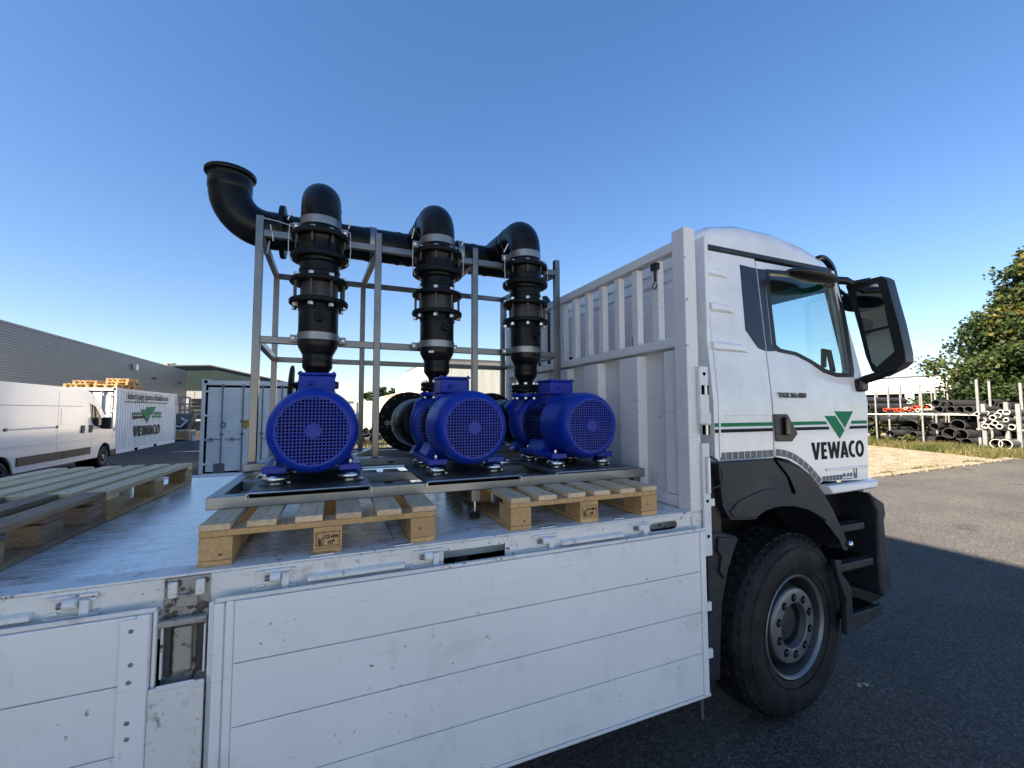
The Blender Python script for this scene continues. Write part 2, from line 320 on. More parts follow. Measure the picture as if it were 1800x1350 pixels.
def plate(name, outlines, axis, d0, d1, mat, parent=None, bevel=0.0, ybend=None, smooth=35):
    """flat sheet with holes: outlines[0] is the edge, the rest are holes; lies across axis between d0 and d1"""
    me = mesh_from_curve(outlines, abs(d1-d0)); mid = (d0+d1)/2
    for v in me.vertices:
        x, y, z = v.co
        v.co = {0: (mid+z, x, y), 1: (x, mid+z, y), 2: (x, y, mid+z)}[axis]
    bm = bmesh.new(); bm.from_mesh(me); bmesh.ops.remove_doubles(bm, verts=bm.verts, dist=1e-5)
    if ybend:
        bmesh.ops.bisect_plane(bm, geom=bm.verts[:]+bm.edges[:]+bm.faces[:], plane_co=(0, 0, 1.92), plane_no=(0, 0, 1))
        for v in bm.verts: v.co.y += ybend(v.co.z)
    bmesh.ops.recalc_face_normals(bm, faces=bm.faces); bm.to_mesh(me); bm.free()
    return link(name, me, mat, parent, bevel, 2, smooth)
def text_mesh(txt, size, depth=0.002, bold=0.0, xs=1.0, align='LEFT'):
    cu = bpy.data.curves.new('t', 'FONT'); cu.body = txt; cu.size = size; cu.extrude = depth; cu.offset = bold; cu.align_x = align; cu.resolution_u = 3
    o = bpy.data.objects.new('t', cu); COL.objects.link(o); dg = bpy.context.evaluated_depsgraph_get()
    me = bpy.data.meshes.new_from_object(o.evaluated_get(dg)); bpy.data.objects.remove(o); bpy.data.curves.remove(cu)
    for v in me.vertices: v.co.x *= xs
    return me
def lettering(name, txt, origin, ux, uz, size, mat, parent, bold=0.0, xs=1.0, align='LEFT', depth=0.0015):
    """writing lying on a surface: ux runs along the line, uz up"""
    me = text_mesh(txt, size, depth, bold, xs, align); ux, uz, o = Vector(ux), Vector(uz), Vector(origin); un = ux.cross(uz)
    for v in me.vertices: v.co = o+ux*v.co.x+uz*v.co.y+un*v.co.z
    return link(name, me, mat, parent, smooth=0)
def arc(c, r, a0, a1, n=12): return [(c[0]+r*math.cos(math.radians(a0+(a1-a0)*i/n)), c[1]+r*math.sin(math.radians(a0+(a1-a0)*i/n))) for i in range(n+1)]
def letters_vewaco():
    """the company name drawn letter by letter, cap height 1; returns a list of outline lists and the total width"""
    out = []; x = 0
    def add(w, *o):
        nonlocal x; out.append([[(px+x, py) for px, py in q] for q in o]); x += w+0.07
    t = 0.21
    add(0.66, [(0, 1), (t+.02, 1), (.34, .36), (.45, 1), (.66, 1), (.44, 0), (.24, 0)])
    add(0.42, [(0, 0), (.42, 0), (.42, .19), (t, .19), (t, .41), (.40, .41), (.40, .59), (t, .59), (t, .81), (.42, .81), (.42, 1), (0, 1)])
    add(1.00, [(0, 1), (t, 1), (.30, .42), (.42, 1), (.58, 1), (.70, .42), (.79, 1), (1, 1), (.80, 0), (.62, 0), (.50, .56), (.38, 0), (.20, 0)])
    x -= .10; add(0.62, [(0, 0), (.22, 0), (.26, .17), (.43, .17), (.46, 0), (.67, 0), (.43, 1), (.24, 1)], [(.30, .34), (.345, .62), (.39, .34)])
    def el(cx, rx, ry, a0, a1, n=18): return [(cx+rx*math.cos(math.radians(a0+(a1-a0)*i/n)), .5+ry*math.sin(math.radians(a0+(a1-a0)*i/n))) for i in range(n+1)]
    add(0.50, el(.36, .36, .52, 62, 298)+el(.36, .16, .32, 290, 70))
    add(0.70, el(.35, .35, .52, 0, 345, 24), el(.35, .155, .31, 0, 345, 24))
    return out, x-0.07

# ================================================================== THE SETTING
def sheet(name, pts, z, mat, kind='structure'):
    b = MB(); b.bm.faces.new([b.bm.verts.new((x, y, z)) for x, y in pts]); o = b.build(name, mat, smooth=0); return tag(o, kind=kind)
sheet('ground', [(-900, -900), (900, -900), (900, 1500), (-900, 1500)], 0.0, 'asphalt')
GY = lambda x: 7.12+(x-14)*0.054
sheet('gravel_lot', [(9.5, 7.1), (14, GY(14)), (23.2, GY(23.2)), (26, 8.0), (60, 8.5), (60, 70), (9.5, 70)], 0.006, 'gravel')
sheet('meadow', [(-2, 20.5), (9.4, 20.5), (9.4, 70), (-2, 70)], 0.005, 'gravel')
sheet('bounce_apron', [(-60, -60), (60, -60), (60, -3.8), (-60, -3.8)], 0.004, 'bounce_concrete')  # pale unseen ground added behind the camera to bounce sun onto the truck
# kerb of single stones along the gravel
kb = tag(MB().box(11, 23.4, 7.52, 7.56, -0.05, 0.012).build('kerb', 'kerb_stone'), kind='structure')
x = 11.0
while x < 23.4:
    l = rnd(0.42, 0.62)
    MB().obox((x+l/2, GY(x+l/2)+0.06, 0.02), (l-0.03, rnd(.22, .34), rnd(0.03, 0.07)), Matrix.Rotation(rnd(-.05, .05)+.05, 3, 'Z')).build('kerb_stone', 'kerb_stone', kb, 0.012)
    x += l

# ------------------------------------------------------------------ foliage
def leaves(name, pts, size, mat, parent, tone, up=0.3, aspect=0.5):
    vs_, fs, tn = [], [], []
    for i, p in enumerate(pts):
        a, t = rnd(0, 6.283), rnd(-0.9, 0.9); d = Vector((math.cos(a), math.sin(a), t-0.35)).normalized(); s = size*rnd(0.6, 1.3)
        w = d.cross(Vector((rnd(-1, 1), rnd(-1, 1), rnd(-1, 1)))).normalized()*s*aspect
        p = Vector(p); k = len(vs_); vs_ += [p, p+d*s*.5+w, p+d*s, p+d*s*.5-w]; fs.append((k, k+1, k+2, k+3)); tn.append(tone(p, i))
    me = bpy.data.meshes.new(name); me.from_pydata(vs_, [], fs); at_ = me.attributes.new('tone', 'FLOAT', 'FACE'); at_.data.foreach_set('value', tn)
    return link(name, me, mat, parent, smooth=0)
def tree(name, label, base, height, profile, n_limb, n_leaf, lsize, group=None, yellow=None, skirt=0.12):
    """trunk, limbs and clumps of single leaves; profile(h) is the crown radius at relative height h"""
    t = thing(name, label, 'tree', base, group); B = Vector(base)
    tr = MB(); tr.tube([B, B+Vector((.1, .05, height*.3)), B+Vector((-.05, .1, height*.65)), B+Vector((0, 0, height*.97))], [height*.026, height*.02, height*.011, .02], 10)
    cl = []
    for i in range(n_limb):
        h = skirt+(0.97-skirt)*(i+rnd(0, 1))/n_limb; a = i*2.4+rnd(-.4, .4); R = profile(h)*rnd(.72, 1.1)
        p0 = B+Vector((0, 0, height*h*0.93)); d = Vector((math.cos(a), math.sin(a), rnd(-.12, .22))); p1 = p0+d*R
        tr.tube([p0, p0+d*R*.5+Vector((0, 0, .06*R)), p1], [max(.015, R*.022), max(.01, R*.012), .006], 5)
        for k in range(5): 
            f = (k+1)/5; q = p0+d*R*f+Vector((rnd(-1, 1), rnd(-1, 1), rnd(-.6, .4)))*R*.13; cl.append((q, .20*R*(1.15-.55*f)+.20, f))
    tr.build('trunk', 'bark', t)
    pts = []
    tot = sum(c[1]**2 for c in cl)
    for q, r, f in cl:
        for k in range(int(n_leaf*r*r/tot)+1):
            v = Vector((max(-1.1, min(1.1, random.gauss(0, .5))), max(-1.1, min(1.1, random.gauss(0, .5))), max(-.8, min(.8, random.gauss(0, .36)))))*r; pts.append(q+v)
    cy = {}
    def tone(p, i):
        b_ = math.sin(p.x*1.3+p.z*.9)*math.sin(p.y*1.1+2)*.25+.32+rnd(-.22, .22)
        if yellow and yellow(p): b_ += rnd(.1, .6)
        return max(0, min(1, b_))
    leaves('crown', pts, lsize, 'leaf', t, tone); return t
def yl(p):
    return ((p.z > 5.2 and p.z < 7.6 and p.y < 11.6) or (p.z > 9 and p.y < 11)) and math.sin(p.x*2+p.y*1.7+p.z*2.2) > -.25  # yellower leaf tone paints the clumps lit by the sun
tree('broad_tree', 'tall dense dark green tree with painted sunlit patches behind the pipe racks', (37.6, 9.2, 0), 13.6,
     lambda h: 6.5*max(.03, (1-h))**.66*(1 if h > .16 else .9), 430, 300000, 0.20, None, yl, .10)
for i, (u, v, y, hgt) in enumerate(((645, 722, 190, 9), (668, 722, 175, 11), (690, 722, 168, 10), (716, 722, 150, 8.5), (742, 722, 140, 8))):
    p = at(u, 700, 1, y); tree('far_tree', 'small distant tree on the skyline, %s from the left of the row' % ('first second third fourth fifth'.split()[i]), (p.x, y, 0), hgt*.9+2.0, lambda h: 3.6*math.sqrt(max(.02, 1-abs(h-.55)*1.7)), 22, 1600, 0.9, 'distant trees on the skyline', None, .3)
tree('roadside_tree', 'sunlit yellow-green tree seen past the headboard beside the last riser', (17.5, 26.0, 0), 7.5, lambda h: 2.6*math.sqrt(max(.02, 1-abs(h-.5)*1.6)), 40, 7000, 0.3, None, lambda p: True, .15)
for (x, y, h, w, l) in ((44.0, 22.2, 2.9, 1.9, 'leftmost of the dark shrubs in front of the white hall'), (44.5, 18.6, 2.8, 1.9, 'middle one of the dark shrubs in front of the white hall'), (44.2, 15.0, 3.0, 2.0, 'rightmost of the dark shrubs in front of the white hall')):
    tree('shrub', l, (x, y, 0), h, lambda t_, w=w: w*math.sqrt(max(.03, 1-(t_-.4)**2*2.4)), 34, 4200, 0.24, 'dark shrubs in front of the white hall', None, .05)
# grass verge in front of the racks
def grass(name, n, area, hmin, hmax, label):
    vs_, fs, tn = [], [], []
    while len(fs) < n:
        x, y = area(); h = rnd(hmin, hmax)*(0.5+0.5*math.sin(x*1.7+y*2.1)**2); a = rnd(0, 6.28); w = Vector((math.cos(a), math.sin(a), 0))*rnd(.012, .03); lean = Vector((rnd(-.5, .5), rnd(-.5, .5), 0))*h
        k = len(vs_); p = Vector((x, y, 0)); vs_ += [p-w, p+w, p+lean+Vector((0, 0, h))]; fs.append((k, k+1, k+2)); tn.append(max(0, min(1, .45+.3*math.sin(x*.9+y*1.3)+rnd(-.3, .3))))
    me = bpy.data.meshes.new(name); me.from_pydata(vs_, [], fs); at_ = me.attributes.new('tone', 'FLOAT', 'FACE'); at_.data.foreach_set('value', tn)
    return tag(link(name, me, 'grass', smooth=0), label, 'grass', kind='stuff')
def verge():
    while True:
        x, y = rnd(22.6, 34), rnd(7.6, 16)
        lim = 25.6-(12.9-y)*0.52 if y > 8.2 else 23.0+(8.2-y)*1.5
        if x > lim and (x < lim+3.4 or random.random() < .3): return x, y
grass('verge_grass', 26000, verge, .10, .42, 'dry and green grass along the foot of the pipe racks')
grass('yard_grass', 9000, lambda: (rnd(0, 9), rnd(21, 48)), .15, .5, 'sunlit rough grass behind the truck bed')
grass('kerb_tufts', 700, lambda: (lambda x: (x, GY(x)+.06+rnd(-.2, .35)))(random.choice((rnd(14.5, 15.4), rnd(16.6, 17.4), rnd(17.8, 18.6), rnd(20.4, 21.2), rnd(22.6, 23.6)))), .04, .13, 'short grass tufts between the kerb stones')
for i, (u, v, hh, l) in enumerate(((1580, 772, 1.35, 'bushy yellow-green weed in front of the lower black pipes'), (1628, 780, 1.5, 'tall feathery weed beside the second rack post'), (1541, 778, 1.5, 'dark leafy weed at the left end of the rack, by the cab'), (1600, 784, .6, 'low weed on the verge between two taller weeds'))):
    p = at(u, v, 2, 0); t = thing('weed', l, 'plant', p, 'weeds on the verge'); st = MB(); pts = []
    for k in range(9):
        a = rnd(0, 6.28); e = p+Vector((math.cos(a)*.28*rnd(.2, 1), math.sin(a)*.28*rnd(.2, 1), hh*rnd(.6, 1))); st.tube([p, (p+e)/2+Vector((0, 0, .1)), e], [.012, .009, .004], 5)
        pts += [p.lerp(e, rnd(.25, 1))+Vector((rnd(-.16, .16), rnd(-.16, .16), rnd(-.1, .1))) for _ in range(70)]
    st.build('stem', 'bark', t); leaves('foliage', pts, .11, 'grass', t, lambda q, i: rnd(.0, .45))

# ------------------------------------------------------------------ buildings
def hall():
    t = thing('corrugated_hall', 'long grey corrugated metal hall behind the white van', 'building', (-13, 24, 0))
    x, y0, y1, z0, z1 = -14.0, 25.5, 54.3, 0.0, 5.95
    MB().box(x-18, x-.12, y0, y1, 0, z1-.08).build('wall', 'concrete', t)
    n = 28; zz = 2.4; pitch = (z1-zz)/n; mesh = None
    for i in range(n):        # horizontal profiled sheets, one rib each
        z = zz+i*pitch
        if mesh is None:
            b = MB(); b.prism([(0, 0), (.035, .012), (.035, pitch*.55), (0, pitch*.70), (0, pitch-.002), (-.06, pitch-.002), (-.06, 0)], 1, y0, y1); o = b.build('cladding_rib', 'hall_grey', t, smooth=0); mesh = o.data
        else: o = link('cladding_rib', mesh, None, t, smooth=0)
        o.location = (x, 0, z)
    MB().box(x-.3, x+.06, y0-.1, y1+.06, z1, z1+.10).build('roof_edge', 'hall_grey', t)
    MB().box(x-.08, x+.05, y1-.12, y1+.05, .0, z1).build('corner_trim', 'galvanised', t)
    for y in (45.0, 51.5): MB().box(x+.05, x+.3, y, y+.28, 4.6, 4.7).build('vent_hood', 'roof_dark', t)
    MB().box(x+.04, x+.28, 41.0, 41.4, 5.0, 5.45).build('wall_lamp', 'label_white', t, .02)
    b = MB(); b.box(x-.5, x-.2, 49.4, 50.0, z1+.1, z1+.35); b.box(x-.35, x+.25, 49.2, 50.2, z1+.35, z1+.45); b.build('roof_vent', 'concrete', t, .02)
    for i in range(4):
        MB().box(x-.10, x-.04, y0+i*8, y0+i*8+7.96, 0, 2.38).build('plinth_panel', 'concrete', t, .01)
hall()
def occluder():      # the next hall of the yard, left of the picture; the whole truck stands in its shadow
    t = thing('tall_hall', 'tall grey hall just left of the view that shades the yard', 'building', (-20, -6, 0))
    z1 = 0.72*(7.5+8.6)
    MB().box(-30, -8.6, -6, 13.6, 0, z1-.05).build('wall', 'wall_cream', t); MB().box(-30.2, -8.45, -6.2, 13.75, z1-.05, z1).build('roof_edge', 'hall_grey', t)
    for i in range(2): MB().box(-8.61, -8.56, -3+i*8, 1+i*8, 0, 4).build('roller_door', 'wall_grey', t)
for (ya, yb, z1, lb) in ((13.9, 18.3, 13.5, 'nearer tall store behind the grey hall, left of the view'), (22.8, 37.0, 12.5, 'farther tall store behind the grey hall, left of the view')):  # unseen blocks added to shade the yard; the gap lets sun reach the container
    t = thing('tall_store', lb, 'building', (-27, (ya+yb)/2, 0), 'tall stores left of the view'); MB().box(-36, -20, ya, yb, 0, z1).build('wall', 'wall_grey', t); MB().box(-36.2, -19.8, ya-.2, yb+.2, z1, z1+.2).build('roof', 'roof_dark', t)
occluder()
def green_hall():
    t = thing('green_hall', 'dark green gabled hall on a concrete base beyond the grey hall', 'building', (-14, 60, 0))
    g = lambda z0: [(-30, z0), (-1.0, z0), (-1.0, 3.9), (-13.2, 7.15), (-30, 7.15-16.8*.10)]
    plate('wall', [[(-30, 4.2), (-.5, 4.2), (-.5, 4.25), (-13.2, 7.1), (-30, 6.3)]], 1, 60, 60.2, 'hall_green', t, smooth=0)
    for i in range(18): MB().box(-29+i*1.6, -29+i*1.6+1.56, 60.0-.06, 60.02, 0, 4.18).build('concrete_panel', 'concrete', t, .01)
    MB().prism([(-30.2, 6.32), (-13.2, 7.14), (-.3, 4.3), (-.3, 4.42), (-13.2, 7.28), (-30.2, 6.46)], 1, 59.8, 80).build('roof', 'roof_dark', t)
    MB().box(-30, -.6, 60.3, 79, 0, 4.2).build('side_wall', 'concrete', t)
green_hall()
def far_buildings():
    t = thing('far_warehouse', 'pale far warehouse with bright left end wall between the pump risers', 'building', (13, 45, 0))
    a, b_, c = at(735, 655, 1, 45), at(760, 632, 1, 45), at(893, 637, 1, 45)
    MB().prism([(a.x, 0), (18.5, 0), (18.5, 7.25), (9.8, 7.3), (a.x, 5.8)], 1, 45.0, 62).build('wall', 'wall_cream', t)
    n = 9
    for i in range(n):
        x0 = 10.0+i*(18.4-10.0)/n; MB().box(x0, x0+(18.4-10.0)/n-.03, 44.90, 44.99, 2.6, 6.75).build('facade_panel', 'wall_grey', t, .01)
    MB().box(9.7, 18.6, 44.8, 62, 7.25, 7.45).build('roof', 'roof_dark', t); MB().box(9.9, 18.5, 44.86, 44.98, 2.3, 2.55).build('ledge', 'roof_dark', t)
    for i in range(4): MB().box(10.1, 18.3, 44.88, 44.96, .1+i*.54, .1+i*.54+.5).build('base_board', 'concrete', t)
    t = thing('low_shed', 'low cream shed with slanted roof left of the far warehouse', 'building', (6.6, 55, 0))
    MB().prism([(3.6, 0), (10.3, 0), (10.3, 4.6), (6.2, 3.55), (6.2, 3.1), (3.6, 3.05)], 1, 55, 66).build('wall', 'wall_cream', t)
    MB().prism([(6.0, 3.55), (10.4, 4.68), (10.4, 4.8), (6.0, 3.67)], 1, 54.8, 66).build('roof', 'roof_light', t)
    for i, (x0, w, h, y, l) in enumerate(((2.0, 2.3, 4.6, 95, 'distant cream house with red-brown trees, nearest the first motor'), (5.1, 2.2, 4.4, 98, 'distant cream house with pale gable between two steel posts'))):
        t = thing('far_house', l, 'house', (x0, y, 0), 'distant houses'); MB().box(x0, x0+w, y, y+6, 0, h-.8).build('wall', 'wall_cream', t); MB().prism([(x0-.2, h-.8), (x0+w+.2, h-.8), (x0+w/2, h+.3)], 1, y-.2, y+6).build('roof', 'roof_light', t)
        MB().box(x0+.7, x0+1.3, y-.05, y, 1.3, 2.3).build('window', 'roof_dark', t)
    t = thing('white_hall', 'low white hall with dark eave line behind the pipe racks', 'building', (48, 22, 0))
    MB().box(48, 60, 2, 44, 0, 3.45).build('lower_wall', 'wall_grey', t)
    for i in range(14): MB().box(47.9, 48.2, 2+i*3, 2+i*3+2.97, 3.45, 4.75).build('fascia_panel', 'label_white', t, .01)
    MB().box(47.8, 60, 2, 44, 4.75, 4.85).build('roof', 'roof_dark', t)
    for i in range(9): MB().box(47.95, 48.0, 6+i*4, 9.3+i*4, 1.6, 3.3).build('window', 'void', t)
far_buildings()

# ================================================================== THE TRUCK
BED, EDGE, FAR = 1.346, 1.715, 4.265
def truck():
    T = thing('flatbed_truck', 'white flatbed truck with green and black stripe carrying the pump unit', 'truck', (0.5, 3, 0))
    # ---- load bed: boards, edge beams, hooks
    base = MB().box(-6.0, 1.80, EDGE+.09, FAR-.09, BED-.09, BED-.028).build('bed_base', 'beam_paint', T)
    xs = [-6.0, -4.75, -3.5, -2.25, -1.0, .25, 1.5, 1.80]
    ym = 2.55
    for i in range(len(xs)-1):
        for a, c in ((EDGE+.095, ym), (ym, 3.40), (3.40, FAR-.095)):
            MB().box(xs[i]+.0015, xs[i+1]-.0015, a+.0015, c-.0015, BED-.027, BED).build('floor_board', 'bed_floor_white', base, .001, 1)
    def beam(y0, sgn):
        # outer face with its slots, top lip, bottom flange
        holes = []
        if sgn > 0:
            holes.append([(.425, 1.262), (.69, 1.262), (.69, 1.312), (.425, 1.314)])
            holes.append(arc((1.475, 1.296), .021, 90, 270, 8)+arc((1.61, 1.296), .021, -90, 90, 8))
        bm_ = plate('edge_beam', [[(-6, 1.16), (1.80, 1.16), (1.80, BED-.004), (-6, BED-.004)]]+holes, 1, y0, y0+.006*sgn, 'beam_paint', T)
        MB().box(-6, 1.80, y0, y0+.092*sgn, BED-.004, BED+.005).build('top_lip', 'beam_paint', bm_, .004)
        MB().box(-6, 1.80, y0+.008*sgn, y0+.09*sgn, 1.160, 1.168).build('lower_flange', 'beam_paint', bm_)
        return bm_
    eb = beam(EDGE, 1); beam(FAR, -1)
    # recessed fastening latches along the beam: dish, roller, tongue
    for k, x0 in enumerate((-1.62, -.755, -.225, .30, .81, 1.325)):
        la = MB(); zc = 1.305; y = EDGE
        la.box(x0, x0+.125, y-.003, y+.002, zc-.024, zc+.026)
        la.box(x0+.004, x0+.121, y-.012, y-.002, zc+.018, zc+.027); la.box(x0+.004, x0+.030, y-.010, y-.002, zc-.026, zc-.018)
        l = la.build('latch', 'beam_paint', eb, .004)
        MB().cyl((x0+.045, y-.016, zc+.004), (x0+.078, y-.016, zc+.004), .017, n=14).build('latch_roller', 'white_metal', T, .003)
        MB().cyl((x0+.030, y-.012, zc), (x0+.046, y-.012, zc), .009, n=10).build('latch_pin', 'galvanised', T)
        b = MB(); b.box(x0+.080, x0+.104, y-.020, y-.004, zc-.045, zc+.012); b.box(x0+.070, x0+.118, y-.012, y-.003, zc+.004, zc+.014); b.build('latch_tongue', 'white_metal', T, .004)
        MB().obox((x0+.06, y-.006, zc-.036), (.13, .014, .008)).build('latch_ledge', 'beam_paint', T, .003)
    for x0, x1 in ((-1.45, -.93), (-.905, -.78), (-.065, .272), (.955, 1.29)):
        b = MB(); b.prism([(EDGE+.002, 1.300), (EDGE-.022, 1.291), (EDGE-.022, 1.277), (EDGE+.002, 1.272)], 0, x0, x1); b.build('rub_rail', 'beam_paint', T, .004)
    for x0, y0, l in ((-.06, 1.745, .085), (.235, 1.747, .075), (.86, 1.748, .085), (1.26, 1.75, .06)):   # flush lashing points on the lip
        MB().obox((x0+l/2, y0-.008, BED+.008), (l, .018, .007), Matrix.Rotation(.02, 3, 'Z')).build('lashing_point', 'zinc', T, .003)
    # ---- hanging side gates, each of boards in a frame
    def gate(name, x0, x1, near, label):
        y = EDGE-.028 if near else FAR+.028
        th = -.028 if near else .028
        g = MB().box(x0+.02, x1-.02, y, y+th*.6, .482, 1.252).build(name, 'panel_paint', T); tag(g, label)
        zs = [.475, .672, .869, 1.066, 1.2625]
        for i in range(4):
            MB().box(x0+.075, x1-.048, y+th*.55, y+th, zs[i]+.0016, zs[i+1]-.0016).build('gate_board', 'panel_paint', g, .0025)
        MB().box(x0+.02, x1, y-.012*(1 if near else -1), y+th*.8, 1.2625, 1.276).build('top_trim', 'beam_paint', g, .003)
        for a, c, o in ((x0, x0+.016, .2), (x0+.018, x0+.046, 1.12), (x0+.048, x0+.0735, .75), (x1-.0465, x1-.012, 1.15), (x1-.010, x1, .6)):
            MB().box(a, c, y, y+th*o, .472, 1.2615).build('end_profile', 'panel_paint', g, .003)
        MB().box(x0, x1, y, y+th*1.05, .458, .4735).build('bottom_trim', 'white_metal', g, .003)
        return g, y, th
    g, gy, gth = gate('side_gate', -.348, 1.768, True, 'front white side gate hanging open below the bed')
    for z in (.86, .63):   # hinge tabs on the front end
        b = MB(); b.box(1.769, 1.80, gy-.02, gy-.004, z, z+.045); b.build('hinge_tab', 'white_metal', g, .004)
    g2, _, _ = gate('side_gate', -2.6, -.478, True, 'rear white side gate hanging open below the bed')
    # riveted wide profile at the front end of the rear gate
    MB().box(-.56, -.492, gy-.0345, gy-.0325, .47, 1.255).build('rivet_strip', 'panel_paint', g2, .002)
    for z in (1.222, 1.125, 1.075, .96, .915, .80, .74, .66): MB().lathe([(.0065, 0), (.0065, .001), (.004, .0035), (.001, .004)], (-.533+rnd(-.002, .002), gy-.0345, z), (0, -1, 0), 12).build('rivet', 'galvanised', g2)
    gate('side_gate', -2.6, 1.768, False, 'far white side gate hanging on the other side of the bed')
    # ---- stake pocket with its greasy hinge between the two gates
    dirt = []; sp = MB(); x0, x1, y = -.474, -.352, EDGE-.002; sp.box(x0, x1, y-.004, y+.05, .30, BED-.004); p = sp.build('stake_pocket', 'grease', T)
    for a in (x0+.012, x1-.038): MB().box(a, a+.026, y-.022, y-.004, 1.285, 1.335).build('pocket_lug', 'beam_paint', p, .006)
    MB().box(x0+.03, x1-.03, y-.014, y-.004, 1.252, 1.292).build('pocket_tongue', 'grease', p, .006)
    MB().obox(((x0+x1)/2-.005, y-.022, 1.215), (.132, .034, .022)).build('pocket_bar', 'grease', p, .008)
    MB().box(x0+.034, x1-.040, y-.024, y-.004, 1.06, 1.196).build('pocket_plate', 'grease', p, .006)
    for a in (x0+.008, x1-.030): MB().box(a, a+.020, y-.018, y-.004, 1.05, 1.20).build('pocket_rail', 'rim_dark', p, .004)
    for a in (x0+.003, x1-.008): MB().box(a, a+.006, y-.030, y-.004, 1.05, 1.225).build('pocket_cheek', 'beam_paint', p, .002)
    for k in range(46):
        zc = random.choice((rnd(1.20, 1.34), rnd(1.195, 1.235), rnd(1.045, 1.09))); r = rnd(.004, .012)
        b = MB(); bmesh.ops.create_icosphere(b.bm, subdivisions=1, radius=1, matrix=Matrix.Translation((rnd(x0+.01, x1-.01), y-.004, zc)) @ Matrix.Diagonal((r*rnd(.8, 1.8), r*.35, r*rnd(.7, 1.4), 1))); dirt.append(b)
    bb = MB()
    for b in dirt:
        tmp = bpy.data.meshes.new('d'); b.bm.to_mesh(tmp); bb.bm.from_mesh(tmp); b.bm.free(); bpy.data.meshes.remove(tmp)
    tag(bb.build('caked_dirt', 'mud', p, smooth=60), kind='stuff')
    MB().lathe([(.008, 0), (.008, .002), (.003, .005)], ((x0+x1)/2-.004, y-.010, 1.055), (0, -1, 0), 12).build('pocket_rivet', 'galvanised', p)
    pl = MB().box(x0-.016, x1+.004, y-.058, y-.045, .42, 1.040).build('stake_cover', 'beam_paint', T, .006)
    MB().box(x0+.004, x1-.020, y-.060, y-.052, 1.030, 1.046).build('weld_bead', 'white_metal', pl, .004)
    # ---- headboard
    hx = 1.752
    HB = MB().box(hx+.030, hx+.040, EDGE+.06, FAR-.06, BED-.02, 2.215).build('headboard', 'head_paint', T)
    yy = [2.10+.425*k for k in range(5)]; MB().prism([(hx+.032, EDGE+.088), (hx-.010, EDGE+.088), (hx-.010, EDGE+.19), (hx+.032, EDGE+.20)], 2, 1.415, 2.205).build('panel_rib', 'head_paint', HB, .004)
    for y in yy:            # pressed ribs of the lower sheet
        b = MB(); b.prism([(hx+.032, y), (hx-.018, y+.025), (hx-.018, y+.205), (hx+.032, y+.23)], 2, 1.415, 2.205); b.build('panel_rib', 'head_paint', HB, .004)
    MB().box(hx-.012, hx+.05, EDGE+.085, FAR-.085, BED+.002, 1.412).build('bottom_rail', 'head_paint', HB, .006)
    MB().box(hx-.022, hx+.055, EDGE+.085, FAR-.085, 2.218, 2.275).build('middle_rail', 'head_paint', HB, .010)
    MB().box(hx-.022, hx+.045, EDGE+.085, FAR-.085, 2.752, 2.815).build('top_rail', 'head_paint', HB, .010)
    y = 1.936
    while y < FAR-.15:
        MB().box(hx-.010, hx+.035, y, y+.055, 2.276, 2.751).build('headboard_bar', 'head_paint', HB, .005); y += .1835
    for a, c in ((EDGE-.004, EDGE+.086), (FAR-.086, FAR+.004)):
        MB().box(hx-.030, hx+.052, a, c, BED+.003, 2.862).build('corner_post', 'head_paint', HB, .006)
    b = MB(); b.box(hx-.04, hx-.012, EDGE+.20, EDGE+.25, 2.69, 2.73); b.cyl((hx-.03, EDGE+.22, 2.62), (hx-.03, EDGE+.22, 2.70), .008)
    b.tube([(hx-.03, EDGE+.225+.018*math.sin(t*.55), 2.615-.018*(1-math.cos(t*.55))) for t in range(10)], .004, 6); b.build('strap_hook', 'black_plastic', HB, .004)
    # locking bar on the outside of the corner post
    lx, ly = hx+.030, EDGE-.010
    lb = MB().box(lx-.002, lx+.062, ly-.02, ly+.006, 1.80, 2.105).build('lock_housing', 'white_metal', T, .006)
    MB().cyl((lx+.030, ly-.021, 2.065), (lx+.030, ly-.019, 2.065), .010, n=12).build('lock_hole', 'void', lb)
    for z in (1.955, 1.745): MB().box(lx+.008, lx+.056, ly-.0225, ly-.019, z, z+.05).build('lock_window', 'void', lb); MB().cyl((lx+.03, ly-.024, z), (lx+.03, ly-.024, z+.05), .009, n=10).build('lock_rod', 'zinc', lb)
    MB().box(lx+.062, lx+.105, ly+.01, ly+.022, 1.795, 1.86).build('lock_flange', 'white_metal', lb, .003)
    MB().box(lx+.012, lx+.062, ly-.012, ly+.004, 1.12, 1.70).build('lock_rail', 'white_metal', T, .004)
    b = MB(); b.box(lx+.028, lx+.046, ly-.032, ly-.013, 1.44, 1.63); b.build('lock_lever', 'cab_white', T, .006)
    for z in (1.40, 1.22): MB().cyl((lx+.036, ly-.0135, z), (lx+.036, ly-.0115, z), .009, n=12).build('rail_hole', 'void', T)
    MB().tube([(lx+.05, ly, 1.64), (lx+.10, ly-.02, 1.61), (lx+.13, ly-.03, 1.54), (lx+.12, ly-.03, 1.48), (lx+.07, ly-.01, 1.46), (lx+.05, ly, 1.48)], .006, 8).build('hose_loop', 'dark_plastic', T)
    MB().box(lx+.062, lx+.125, ly+.02, ly+.05, 1.36, 1.40).build('hose_bracket', 'cab_white', T, .004)
    # ---- chassis and dark gear below the bed
    for y in (2.55, 3.35): MB().box(-6, 3.3, y, y+.09, .82, 1.10).build('chassis_rail', 'black_plastic', T)
    for x in (-1.4, -.6, .2, .5, 1.0, 1.5): MB().box(x, x+.06, EDGE+.10, FAR-.10, 1.10, 1.25).build('cross_bearer', 'rim_dark', T)
